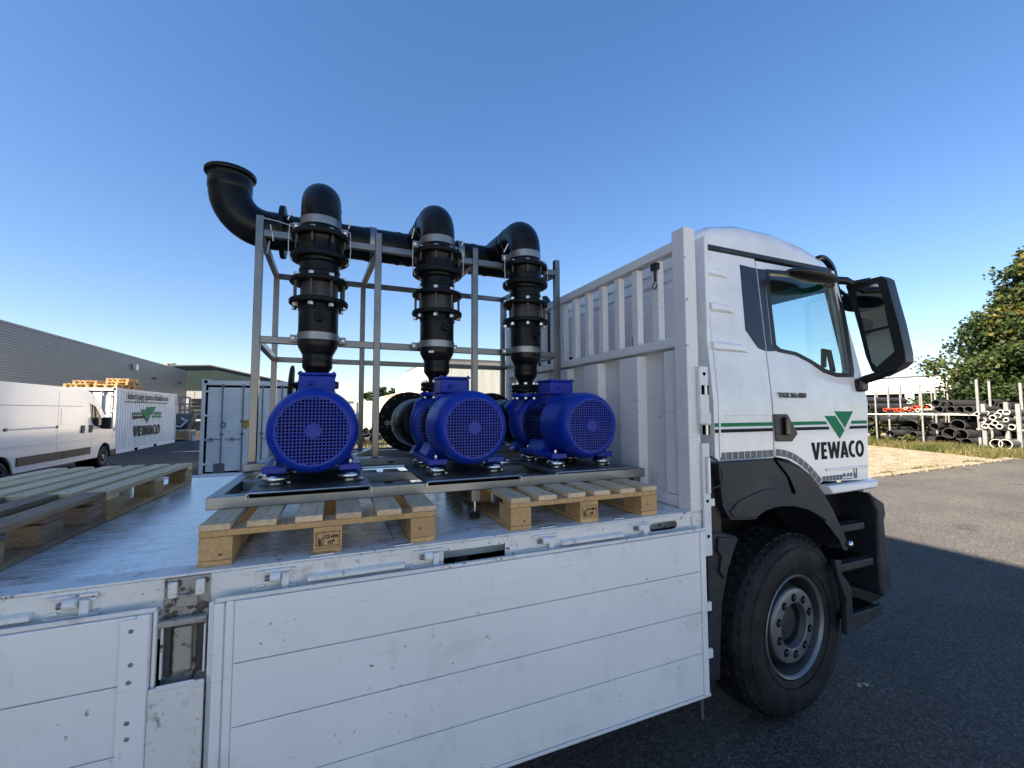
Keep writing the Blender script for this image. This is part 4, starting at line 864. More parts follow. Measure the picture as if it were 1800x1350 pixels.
# ================================================================== PUMP SKID
def skid():
    P = thing('pump_skid', 'steel pump skid with three blue motors and black pipework on the truck bed', 'pump unit', (.6, 3, 1.49))
    zr0, zr1 = 1.491, 1.541
    X0, X1, Y0, Y1, YF = -.438, 1.672, 2.0, 4.10, 2.80
    rails = [('base_rail', X0, X1, Y0, Y0+.05, zr0, zr1), ('base_rail', X0, X1, Y1-.05, Y1, zr0, zr1), ('base_rail', X0, X0+.05, Y0+.0505, Y1-.0505, zr0+.001, zr1-.001), ('base_rail', X1-.05, X1, Y0+.0505, Y1-.0505, zr0+.001, zr1-.001), ('base_rail', X0+.051, X1-.051, 2.42, 2.47, zr0+.001, zr1-.001), ('base_rail', X0+.051, X1-.051, 3.80, 3.86, zr0+.001, zr1-.001)]
    for n_, *a in rails: MB().box(*a).build(n_, 'mill_steel', P, .004)
    ch = MB().box(X0+.0, X1, 2.735, 2.865, zr1+.001, zr1+.046).build('cross_channel', 'mill_steel', P, .006)
    for x in (.33, 1.0): MB().box(x, x+.03, 2.7335, 2.7365, zr1+.014, zr1+.024).build('slot', 'void', ch)
    xs = (-.402, .256, .90, 1.545); xr = (-.425, .232, .885, 1.525); w = .040
    zt = 2.992
    for x in xs: MB().box(x-w/2, x+w/2, YF-w/2, YF+w/2, zr1+.047, zt+.012).build('post', 'stainless', P, .003)
    for x in xr: MB().box(x-w/2, x+w/2, 3.85-w/2, 3.85+w/2, zr1, zt-.018).build('post', 'stainless', P, .003)
    for y, z in ((YF, 2.905), (YF, 2.283), (3.85, 2.955), (3.85, 2.283)):
        xx = xs if y == YF else xr
        for a, c in zip(xx, xx[1:]): MB().box(a+w/2+.0005, c-w/2-.0005, y-w/2+.001, y+w/2-.001, z-w/2, z+w/2).build('rail', 'stainless', P, .003)
    for a, c in zip(xs, xr): MB().bar((a, YF+w/2, 2.905), (c, 3.85-w/2, 2.955), w-.002, w-.002).build('top_tie', 'stainless', P, .003)
    for x in (xs[0], xs[3]): MB().bar((x, YF+w/2, 2.283), (x-.02, 3.85-w/2, 2.283), w-.002, w-.002).build('side_tie', 'stainless', P, .003)
    MB().bar((.10, 3.0, zr1+.02), (.34, 3.78, zr1+.02), .05, .03).build('brace', 'stainless', P, .003)
    for x, y in ((.655, 2.025), (-.40, 4.06), (1.62, 2.025), (1.62, 4.06)):       # levelling feet
        b = MB().box(x-.024, x+.024, y-.022, y+.022, zr0-.055, zr0-.0005).build('levelling_foot', 'stainless', P, .003)
        MB().cyl((x, y, 1.385), (x, y, zr0-.055), .0075, n=12).build('foot_thread', 'bolt_zinc', b)
        MB().lathe([(.026, 0), (.027, .008), (.018, .020), (.009, .028)], (x, y, 1.358), n=20).build('foot_pad', 'rubber', b)
    # ---- three motors with pumps
    cxs = (-.068, .648, 1.332); rx = (-.078, .612, 1.232); ZA = 1.790; RY = 2.685
    for i in range(3):
        cx = cxs[i]; yf = 2.005 if i < 2 else 2.02
        px0, px1 = cx-.235, cx+.238
        bp = MB().box(px0, px1, yf-.015, 2.66, zr1+.002, zr1+.008).build('base_plate', 'plate_steel', P, .002)
        for a in (px0, px1-.006): MB().box(a, a+.006, yf-.015, 2.66, zr1-.03+.022, zr1+.0015).build('plate_fold', 'plate_steel', bp)
        MB().box(px0+.01, px1-.01, yf-.012, yf-.0, zr1-.012, zr1-.002).build('plate_gap', 'void', bp)
        MB().tube([(px1, yf-.017, zr1-.022), (px1, yf-.017, zr1+.0), (px1-.01, yf-.017, zr1+.007), (px0+.01, yf-.017, zr1+.007), (px0, yf-.017, zr1+.0), (px0, yf-.017, zr1-.015)], .0032, 8).build('plate_edge', 'bolt_zinc', bp)
        # body with fins
        m = MB(); m.lathe([(.10, 2.235-yf), (.138, 2.24-yf), (.138, 2.60-yf), (.175, 2.605-yf), (.186, 2.615-yf), (.186, 2.64-yf), (.10, 2.65-yf)], (cx, yf, ZA), (0, 1, 0), 48)
        mo = m.build('motor', 'motor_blue', P)
        fb = MB()
        for k in range(44):
            a = 2*math.pi*k/44
            if math.sin(a) > .86: continue
            u = Vector((math.cos(a), 0, math.sin(a)))
            # fins on the flanks lie level, as cast
            if abs(math.cos(a)) > .45:
                s_ = 1 if math.cos(a) > 0 else -1; z = ZA+math.sin(a)*.150; xr_ = math.sqrt(max(0, .168**2-(z-ZA)**2)); fb.box(cx+s_*.115, cx+s_*xr_, 2.255, 2.595, z-.0022, z+.0022)
            else:
                fb.obox(Vector((cx, 2.425, ZA))+u*.150, (.036, .34, .0045), Matrix.Rotation(-a, 3, 'Y'))
        tag(fb.build('cooling_fins', 'motor_dark', mo), kind='stuff')
        # rounded fan cover, open grid face
        c = MB(); prof = [(.187, .270), (.187, .10), (.184, .055), (.174, .022), (.162, .006), (.150, .0), (.150, .006), (.160, .012), (.170, .03), (.178, .06), (.181, .10), (.181, .268)]
        c.lathe([(r, h) for r, h in prof], (cx, yf, ZA), (0, 1, 0), 64, False, False); fc = c.build('fan_cover', 'motor_blue', mo, smooth=60)
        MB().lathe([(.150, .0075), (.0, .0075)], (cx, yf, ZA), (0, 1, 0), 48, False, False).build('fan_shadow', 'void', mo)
        gr = MB(); pitch = .0141; R = .149; n = int(R/pitch)+1
        for k in range(-n, n+1):
            d = k*pitch+pitch/2
            if abs(d) >= R: continue
            h = math.sqrt(R*R-d*d)
            gr.box(cx+d-.0021, cx+d+.0021, yf+.0025, yf+.006, ZA-h, ZA+h); gr.box(cx-h, cx+h, yf+.0018, yf+.0052, ZA+d-.0021, ZA+d+.0021)
        # solid rim between the square holes and the round edge, with a stepped inner outline
        st = []
        steps = 40
        for k in range(steps):
            a0, a1 = 2*math.pi*k/steps, 2*math.pi*(k+1)/steps; rj = .139+(.004 if k % 2 else 0)
            gr.loft([[(cx+math.cos(a)*r, y, ZA+math.sin(a)*r) for a, r in ((a0, rj), (a0, .1505), (a1, .1505), (a1, rj))] for y in (yf+.001, yf+.006)])
        tag(gr.build('fan_grille', 'motor_blue', mo, smooth=0), kind='stuff')
        MB().lathe([(.0315, 0), (.0315, .004)], (cx, yf+.0005, ZA), (0, 1, 0), 12).build('grille_centre', 'motor_blue', mo)
        for a in (.6, 2.5, 3.8, 5.6): MB().lathe([(.006, 0), (.004, .005)], (cx+math.cos(a)*.186, yf+.23, ZA+math.sin(a)*.186), (math.cos(a), 0, math.sin(a)), 10).build('cover_screw', 'motor_dark', mo)
        # terminal box with lid, plug and neck
        bx = cx-.006 if i else cx-.0; y0, y1 = 2.345, 2.52
        MB().box(bx-.075, bx+.075, y0+.01, y1-.01, 1.91, 1.972).build('box_neck', 'motor_blue', mo, .006)
        tb = MB().box(bx-.084, bx+.084, y0, y1, 1.972, 2.052).build('terminal_box', 'motor_blue', mo, .008)
        MB().box(bx-.089, bx+.089, y0-.005, y1+.005, 2.053, 2.066).build('box_lid', 'motor_blue', mo, .005)
        for a in (-1, 1):
            for y in (y0+.008, y1-.008): MB().cyl((bx+a*.076, y, 2.066), (bx+a*.076, y, 2.072), .007, n=10).build('lid_screw', 'motor_blue', mo)
        MB().lathe([(.013, 0), (.012, .006), (.006, .010), (.002, .011)], (bx-.028, y0-.0005, 2.012), (0, -1, 0), 16).build('blanking_plug', 'motor_blue', mo)
        MB().lathe([(.020, 0), (.020, .012), (.014, .018)], (bx+.084, y0+.08, 2.008), (1, 0, 0), 16).build('cable_gland', 'motor_dark', mo)
        MB().bar((cx-.12, 2.28, 1.90), (cx-.085, 2.36, 1.945), .035, .03).build('lifting_lug', 'motor_blue', mo, .006)
        # feet and vibration mounts
        for s in (-1, 1):
            f = MB(); f.prism([(cx+s*.075, 1.655), (cx+s*.135, 1.70), (cx+s*.150, 1.69), (cx+s*.178, 1.632), (cx+s*.075, 1.632)], 1, 2.30, 2.50)
            ft = f.build('motor_foot', 'motor_blue', mo, .006)
            MB().box(cx+s*.105, cx+s*.200, 2.115, 2.56, 1.604, 1.634).build('foot_bar', 'motor_blue', mo, .005)
            for y in (2.165, 2.53):
                q = (cx+s*.152, y, zr1+.008)
                v = MB(); v.lathe([(.030, .0), (.030, .012), (.045, .016), (.052, .024), (.053, .032), (.046, .044), (.034, .052), (.020, .054)], q, n=28); v.build('vibration_mount', 'zinc', mo, smooth=60)
                pb = MB(); pb.prism([(q[0]-.066, y), (q[0]-.038, y-.036), (q[0]+.038, y-.036), (q[0]+.066, y), (q[0]+.038, y+.036), (q[0]-.038, y+.036)], 2, zr1+.0085, zr1+.013); pb.build('mount_base', 'rim_dark', mo, .003)
                MB().lathe([(.010, 0), (.010, .014), (.005, .018)], (q[0], y, 1.634), n=6).build('mount_bolt', 'bolt_zinc', mo)
                MB().lathe([(.009, 0), (.009, .009)], (q[0]+.052, y-.002, zr1+.013), n=6).build('mount_bolt', 'bolt_zinc', mo)
                MB().lathe([(.009, 0), (.009, .009)], (q[0]-.010, y-.032, zr1+.013), n=6).build('mount_bolt', 'bolt_zinc', mo)
        # volute casing
        v = MB(); v.lathe([(.10, 0), (.178, .005), (.190, .018), (.190, .036), (.172, .05), (.172, .07), (.185, .085), (.190, .12), (.176, .165), (.14, .19), (.12, .20)], (cx, 2.645, ZA), (0, 1, 0), 48)
        pc = v.build('pump_casing', 'motor_blue', P, smooth=50)
        for k in range(14): a = 2*math.pi*k/14; MB().lathe([(.009, 0), (.009, .012)], (cx+math.cos(a)*.176, 2.645, ZA+math.sin(a)*.176), (0, -1, 0), 6).build('casing_bolt', 'motor_dark', pc)
        nk = MB(); nk.tube([(cx-.10, 2.745, 1.83), (rx[i]-.05, 2.735, 1.90), (rx[i]-.012, 2.71, 1.945), (rx[i], RY, 1.972)], [.085, .082, .062, .055], 24); nk.build('discharge_neck', 'motor_blue', pc, smooth=60)
        MB().lathe([(.060, -.02), (.098, -.012), (.100, -.010), (.100, .010), (.06, .012)], (rx[i], RY, 1.978), n=36).build('discharge_flange', 'motor_blue', pc)
        for s in (-1, 1): 
            b = MB(); b.prism([(cx+s*.09, 1.68), (cx+s*.155, 1.66), (cx+s*.185, 1.60), (cx+s*.08, 1.60)], 1, 2.70, 2.80); b.build('casing_foot', 'motor_blue', pc, .006)
            MB().lathe([(.028, 0), (.045, .012), (.046, .024), (.03, .044)], (cx+s*.14, 2.75, zr1+.047), n=24).build('vibration_mount', 'zinc', pc, smooth=60)
        # suction side: black pipe, clamp band, wide flange
        sx = cx-.085
        s = MB(); s.lathe([(.125, 2.845), (.150, 2.87), (.165, 2.95), (.165, 3.22), (.150, 3.25), (.150, 3.40)], (sx, 0, ZA), (0, 1, 0), 48); su = s.build('suction_pipe', 'pipe_black', P)
        b = MB(); b.lathe([(.15, 0), (.228, 0), (.232, .006), (.232, .030), (.228, .036), (.15, .036)], (sx, 3.40, ZA), (0, 1, 0), 56); b.build('suction_flange', 'flange_black', su)
        MB().ring((sx, 3.11, ZA), (0, 1, 0), .164, .171, .035, 48).build('suction_clamp', 'mill_steel', su)
        b = MB(); b.box(sx-.215, sx-.168, 3.112, 3.142, ZA+.004, ZA+.009); b.box(sx-.215, sx-.168, 3.112, 3.142, ZA-.012, ZA-.007); b.cyl((sx-.195, 3.127, ZA-.035), (sx-.195, 3.127, ZA+.02), .007, n=10); b.build('clamp_ear', 'mill_steel', su)
        for k in range(16): a = 2*math.pi*(k+.5)/16; MB().lathe([(.010, 0), (.010, .012)], (sx+math.cos(a)*.208, 3.40, ZA+math.sin(a)*.208), (0, -1, 0), 6).build('flange_bolt', 'rust_bolt', su)
        b = MB(); b.box(sx-.03, sx+.03, 3.40, 3.44, zr1, ZA-.22); b.build('pipe_stand', 'concrete', su)
        # ---- riser
        x = rx[i]; dz = (0.0, -.004, -.008)[i]; yr = RY
        r = MB(); zz = lambda q: q+dz
        r.lathe([(.050, 2.035), (.050, 2.075), (.052, 2.082), (.078, 2.118), (.080, 2.125), (.080, 2.150), (.083, 2.152), (.083, 2.158), (.080, 2.160), (.080, 2.190), (.104, 2.236), (.106, 2.250), (.106, 2.440), (.109, 2.444), (.109, 2.452), (.106, 2.456), (.106, 2.50)], (x, yr, dz), n=48)
        ri = r.build('riser_pipe', 'pipe_black', P, smooth=24)
        r2 = MB(); r2.lathe([(.100, 2.50), (.100, 2.60)], (x, yr, dz), n=40); r2.build('valve_body', 'rim_dark', ri)
        r3 = MB(); r3.lathe([(.106, 2.60), (.106, 2.665), (.110, 2.668), (.110, 2.682), (.106, 2.686), (.106, 2.715), (.118, 2.722), (.118, 2.742), (.125, 2.752), (.115, 2.79), (.118, 2.81), (.112, 2.83), (.120, 2.85), (.124, 2.885), (.110, 2.892), (.107, 2.90), (.107, 2.985)], (x, yr, dz), n=48); r3.build('upper_pipe', 'pipe_black', ri, smooth=40)
        for z, t_ in ((2.030, .022), (2.003, .022)): MB().lathe([(.05, 0), (.096, 0), (.098, .003), (.098, t_-.003), (.096, t_), (.05, t_)], (x, yr, z-.004), n=36).build('neck_flange', 'flange_black', ri)
        for k in range(8):
            a = 2*math.pi*(k+.5)/8; c_, s_ = math.cos(a)*.080, math.sin(a)*.080
            MB().cyl((x+c_, yr+s_, 1.945), (x+c_, yr+s_, 2.062), .0065, n=8).build('neck_bolt', 'rust_bolt', ri)
            for z in (1.950, 2.049): MB().lathe([(.0125, 0), (.0125, .012)], (x+c_, yr+s_, z), n=6).build('neck_nut', 'bolt_zinc', ri)
        for z, t_ in ((2.862, .030), (2.736, .032), (2.600, .026), (2.478, .028)):
            MB().lathe([(.10, 0), (.152, 0), (.157, .005), (.157, t_-.005), (.152, t_), (.10, t_)], (x, yr, z+dz), n=56).build('pipe_flange', 'flange_black', ri)
        for k in range(8):
            a = 2*math.pi*(k+.5)/8+.1; c_, s_ = math.cos(a)*.136, math.sin(a)*.136
            MB().cyl((x+c_, yr+s_, 2.46+dz), (x+c_, yr+s_, 2.635+dz), .0075, n=8).build('flange_stud', 'rust_bolt', ri)
            for z in (2.455, 2.627): MB().lathe([(.0145, 0), (.0145, .016), (.009, .019)], (x+c_, yr+s_, z+dz), n=6).build('flange_nut', 'bolt_zinc', ri)
            MB().cyl((x+c_, yr+s_, 2.815+dz), (x+c_, yr+s_, 2.90+dz), .0075, n=8).build('flange_stud', 'rust_bolt', ri)
            MB().lathe([(.0145, 0), (.0145, .010), (.010, .013)], (x+c_*.93, yr+s_*.93, 2.893+dz), n=6).build('flange_nut', 'bolt_zinc', ri)
        for z, lx in ((2.293, .040), (2.955, .045)):                      # steel pipe clamps with bolted ears
            MB().ring((x, yr, z-lx/2+dz), (0, 0, 1), .106, .110, lx, 48).build('pipe_clamp', 'mill_steel', ri)
            for s in (-1, 1):
                MB().box(x+s*.108, x+s*.150, yr+.055, yr+.062, z-lx/2+dz, z+lx/2+dz).build('clamp_ear', 'mill_steel', ri, .004)
                MB().bar((x+s*.108, yr+.02, z+dz), (x+s*.112, yr+.058, z+dz), .004, lx-.004).build('clamp_neck', 'mill_steel', ri)
                MB().lathe([(.012, 0), (.012, .007), (.007, .010)], (x+s*.130, yr+.055, z+dz), (0, -1, 0), 6).build('clamp_bolt', 'bolt_zinc', ri)
        b = MB(); q = (x+(.004 if i == 0 else .03), yr-.104, 2.392+dz); b.lathe([(.026, 0), (.026, .014), (.020, .018), (.020, .030), (.011, .030), (.011, .012)], q, (.06, -1, 0), 20); b.build('side_nozzle', 'pipe_black', ri)
        if i: MB().obox((x-.055 if i == 1 else x+.03, yr-.090 if i == 1 else yr-.098, 2.235), (.032, .002, .012), Matrix.Rotation(-.5 if i == 1 else .3, 3, 'Z')).build('pipe_label', 'label_white', ri)
        # bend over into the manifold
        zb_, Rb = 3.145+dz, .145; YM = 3.25
        pts = [(x, yr, 2.985+dz)]+[(x, yr+Rb-Rb*math.cos(t), zb_-Rb+Rb*math.sin(t)) for t in [k*math.pi/20 for k in range(11)]]+[(x, yr+Rb+.06, zb_)]
        e = MB(); e.tube(pts, .108, 40); el = e.build('elbow', 'pipe_black', ri, smooth=60)
        b = MB(); b.lathe([(.108, 0), (.113, .004), (.113, .05), (.109, .055), (.109, .09), (.114, .094), (.114, .13), (.120, .20), (.125, .33)], (x, yr+Rb+.055, zb_), (0, 1, 0), 40); b.build('branch_pipe', 'pipe_black', ri, smooth=45)
        # white cable ties round the flanges
        for s in (-1, 1):
            xx = x+s*.160; MB().tube([(xx-s*.03, yr+.02, 2.955), (xx, yr-.02, 2.93), (xx+s*.004, yr-.03, 2.84), (xx+s*.002, yr-.03, 2.755), (xx-s*.02+rnd(-.01, .01), yr-.03, 2.72)], .0022, 5).build('cable_tie', 'tie_white', ri)
            MB().bar((xx-.01, yr-.03, 2.95), (xx+rnd(0, .02), yr-.04, 3.01), .0015, .007).build('cable_tie', 'tie_white', ri)
    # hand wheel beside the first motor's box
    b = MB(); b.tube([(-.205+.006*math.sin(t), 2.62+.085*math.cos(t), 2.02+.095*math.sin(t)) for t in [k*math.pi/12 for k in range(25)]], .009, 8); b.bar((-.20, 2.54, 2.02), (-.20, 2.70, 2.02), .01, .012); b.bar((-.20, 2.62, 1.93), (-.20, 2.62, 2.11), .01, .012); b.cyl((-.20, 2.62, 2.02), (-.10, 2.66, 2.0), .012); b.build('hand_wheel', 'black_plastic', P)
    # ---- manifold with outlet bend
    YM, ZM, R = 3.25, 3.093, .118
    m = MB(); prof = [(R, -.41)]
    for xx in (-.30, -.02, .20, .42, .50, .78, 1.0, 1.12, 1.38):
        prof += [(R, xx), (R+.004, xx+.004), (R+.004, xx+.030), (R, xx+.034)]
    prof += [(R, 1.43), (0.0, 1.44)]
    m.lathe(prof, (0, YM, ZM), (1, 0, 0), 48, True, False); mf = m.build('manifold', 'pipe_black', P, smooth=40)
    Rb = .235; xo = -.41
    pts = [(xo+.05, YM, ZM), (xo, YM, ZM)]+[(xo-Rb*math.sin(t), YM, ZM+Rb-Rb*math.cos(t)) for t in [k*math.pi/24 for k in range(1, 13)]]
    MB().tube(pts, .124, 48).build('outlet_bend', 'pipe_black', mf, smooth=60)
    ox, oz = xo-Rb, ZM+Rb
    b = MB(); b.lathe([(.124, -.01), (.128, 0), (.128, .055), (.124, .06), (.126, .085), (.146, .092), (.148, .096), (.148, .112), (.145, .116), (.118, .116), (.112, .09), (.112, -.05)], (ox, YM, oz), n=56, cap0=False, cap1=False); b.build('outlet_collar', 'pipe_black', mf, smooth=40)
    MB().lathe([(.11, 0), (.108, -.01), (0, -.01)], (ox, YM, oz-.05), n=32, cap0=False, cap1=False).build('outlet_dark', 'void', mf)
    b = MB(); b.lathe([(.118, 0), (.172, 0), (.176, .004), (.176, .028), (.172, .032), (.118, .032)], (-.345, YM, ZM), (1, 0, 0), 56); b.build('manifold_flange', 'flange_black', mf)
    for xx in (-.22, .23, .88, 1.40):
        MB().ring((xx, YM, ZM), (1, 0, 0), R+.005, R+.010, .045, 40).build('manifold_clamp', 'mill_steel', mf)
    for s in (0, 1): MB().bar((-.35, 2.79, 2.96-.1*s), (-.33-.03*s, 2.775, 2.86-.08*s), .0015, .007).build('cable_tie', 'tie_white', mf)
    MB().tube([(-.385, 2.77, 2.985), (-.30, 2.74, 2.965), (-.20, 2.75, 2.945)], .0022, 5).build('cable_tie', 'tie_white', mf)
    return P
skid()

# ================================================================== BACKGROUND VEHICLES AND CONTAINERS
def van():
    V = thing('panel_van', 'white high-roof panel van parked on the left', 'van', (-8.1, 17.5, 0))
    X = -7.08
    def vp(u, v): p = at(u, v, 0, X); return (p.y, p.z)
    yr, yf_ = 13.9, 18.93            # wheel centres
    top = 2.58
    arch = lambda yc, r=.46: [(yc+r*math.cos(math.radians(a)), .36+r*math.sin(math.radians(a))) for a in range(165, 10, -15)]
    body = [(12.6, .36)]+arch(yr)+[(yr+.5, .36), (yf_-.5, .36)]+arch(yf_)+[(19.62, .38), (19.70, .62), (19.66, .95), (19.50, 1.20), (19.25, 1.36), (19.05, 1.50), (18.42, 2.12), (18.05, 2.40), (17.6, 2.53), (16.6, top), (12.6, top)]
    winp = [vp(*p) for p in ((157, 708), (168, 714), (183, 744), (182, 751), (166, 749), (161, 742))]
    W_ = 2.0
    # side skin with slight tumblehome, far side too
    for s, x in ((0, X), (1, X-W_)):
        lean = (lambda z: 0)
        o = plate('side_wall' , [body, winp], 0, x-.04 if not s else x, x if not s else x+.04, 'van_white', V)
        for v in o.data.vertices:
            pass
    # roof, bonnet, windscreen as one lofted shell between the sides
    prof = [(19.62, .38), (19.70, .62), (19.66, .95), (19.50, 1.20), (19.25, 1.36), (19.05, 1.50)]
    def shell(name, prof, mat, inset=0.0):
        rings = []
        for y, z in prof:
            d = 0.0
            rings.append([(X-d-.005+0*inset, y-.02, z), (X-d-.12, y+.05, z+.015), (X-W_/2, y+.10, z+.03), (X-W_+d+.12, y+.05, z+.015), (X-W_+d+.005, y-.02, z)])
        b = MB(); b.loft(rings, False); o = b.build(name, mat, V, smooth=70); return o
    shell('bonnet', prof, 'van_white'); shell('windscreen', [(19.05, 1.50), (18.42, 2.12), (18.18, 2.30)], 'black_gloss'); shell('roof', [(18.18, 2.30), (18.05, 2.40), (17.6, 2.53), (16.6, top), (12.6, top)], 'van_white')
    MB().box(X-W_+.1, X-.1, 12.6, 19.3, .36, .6).build('floor_pan', 'black_plastic', V)
    skin = lambda y, z: X
    def strip(name, pts, mat, d=.012):
        b = MB(); rings = []
        for s in (-.02, d): rings.append([(skin(y, z)+s, y, z) for y, z in pts])
        b.loft(rings); return b.build(name, mat, V, .003)
    P4 = lambda a, b_, z0, z1: [(a, z0), (b_, z0), (b_, z1), (a, z1)]
    strip('window_pane', winp, 'panel_black', -.012); zq = sorted(winp); strip('window_bar', [(winp[1][0]-.03, winp[1][1]), (winp[1][0]+.03, winp[1][1]), (winp[1][0]+.16, 1.5), (winp[1][0]+.08, 1.5)], 'black_plastic', .004)
    a, c = vp(45, 815), vp(167, 792); strip('side_moulding', P4(14.45, 16.35, .52, .74), 'dark_plastic', .02); strip('side_moulding', P4(16.38, 17.95, .52, .74), 'dark_plastic', .02)
    for y in (16.10, 18.0-.02): strip('door_gap', P4(y, y+.018, .5, 2.42), 'check_grey', .001)
    strip('roof_seam', P4(12.6, 16.1, 2.02, 2.035), 'check_grey', .001); strip('roof_seam', P4(16.1, 17.4, 2.02, 2.035), 'check_grey', .001)
    strip('sliding_rail', P4(14.0, 16.05, 1.415, 1.455), 'white_metal', .012)
    for y in (13.95, 16.02): strip('rail_end', P4(y, y+.10, 1.40, 1.475), 'black_plastic', .016)
    strip('crease', [(12.7, 1.02), (18.4, .98), (18.4, 1.03), (12.7, 1.08)], 'van_white', .014)
    strip('upper_pressing', [(12.7, 1.50), (15.9, 1.50), (15.9, 1.95), (12.7, 1.95)], 'van_white', .006); strip('upper_pressing', [(16.25, 1.50), (17.35, 1.50), (17.35, 1.95), (16.25, 1.95)], 'van_white', .006)
    for u in (145, 159): y = vp(u, 758)[0]; strip('door_handle', [(y-.10, 1.20), (y+.06, 1.20), (y+.08, 1.44), (y-.08, 1.44)], 'black_plastic', .035)
    b = MB(); m0 = at(190, 744, 0, X+.18); b.box(X+.04, X+.30, m0.y-.13, m0.y+.05, m0.z-.19, m0.z+.20); b.box(X-.1, X+.08, m0.y-.08, m0.y, m0.z-.16, m0.z-.06); b.build('wing_mirror', 'black_plastic', V, .05, 3)
    MB().box(X+.302, X+.306, m0.y-.02, m0.y+.04, m0.z-.02, m0.z+.10).build('indicator', 'lamp_lens', V)
    b = MB(); b.box(X-.35, X+.015, 19.30, 19.66, .98, 1.18); b.build('headlight', 'lamp_lens', V, .04)
    b = MB(); b.box(X-W_+.05, X+.01, 19.35, 19.80, .30, .58); b.build('front_bumper', 'dark_plastic', V, .06)
    for yc in (yr, yf_):
        for x, s in ((X-.02, -1), (X-W_+.02, 1)):
            w = MB(); w.lathe([(.20, .03), (.24, .0), (.30, -.004), (.335, .015), (.345, .04), (.345, .19), (.30, .21)], (x, yc, .345), (s, 0, 0), 36); wo = w.build('wheel', 'rubber', V)
            r_ = MB(); r_.lathe([(.225, .004), (.205, .012), (.19, .05), (.10, .035), (.08, .004), (.05, .0), (.0, .0)], (x, yc, .345), (s, 0, 0), 30, False, False); r_.build('rim', 'rim_grey', wo)
            for k in range(8): a = 2*math.pi*k/8; MB().lathe([(.026, 0), (.026, .002)], (x-s*.001, yc+math.cos(a)*.15, .345+math.sin(a)*.15), (-s, 0, 0), 10).build('rim_hole', 'void', wo)
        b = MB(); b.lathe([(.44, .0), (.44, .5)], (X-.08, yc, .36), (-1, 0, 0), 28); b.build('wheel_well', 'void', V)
van()
def corner(b, x, y, z): b.box(x-.09, x+.09, y-.09, y+.09, z-.06, z+.06)
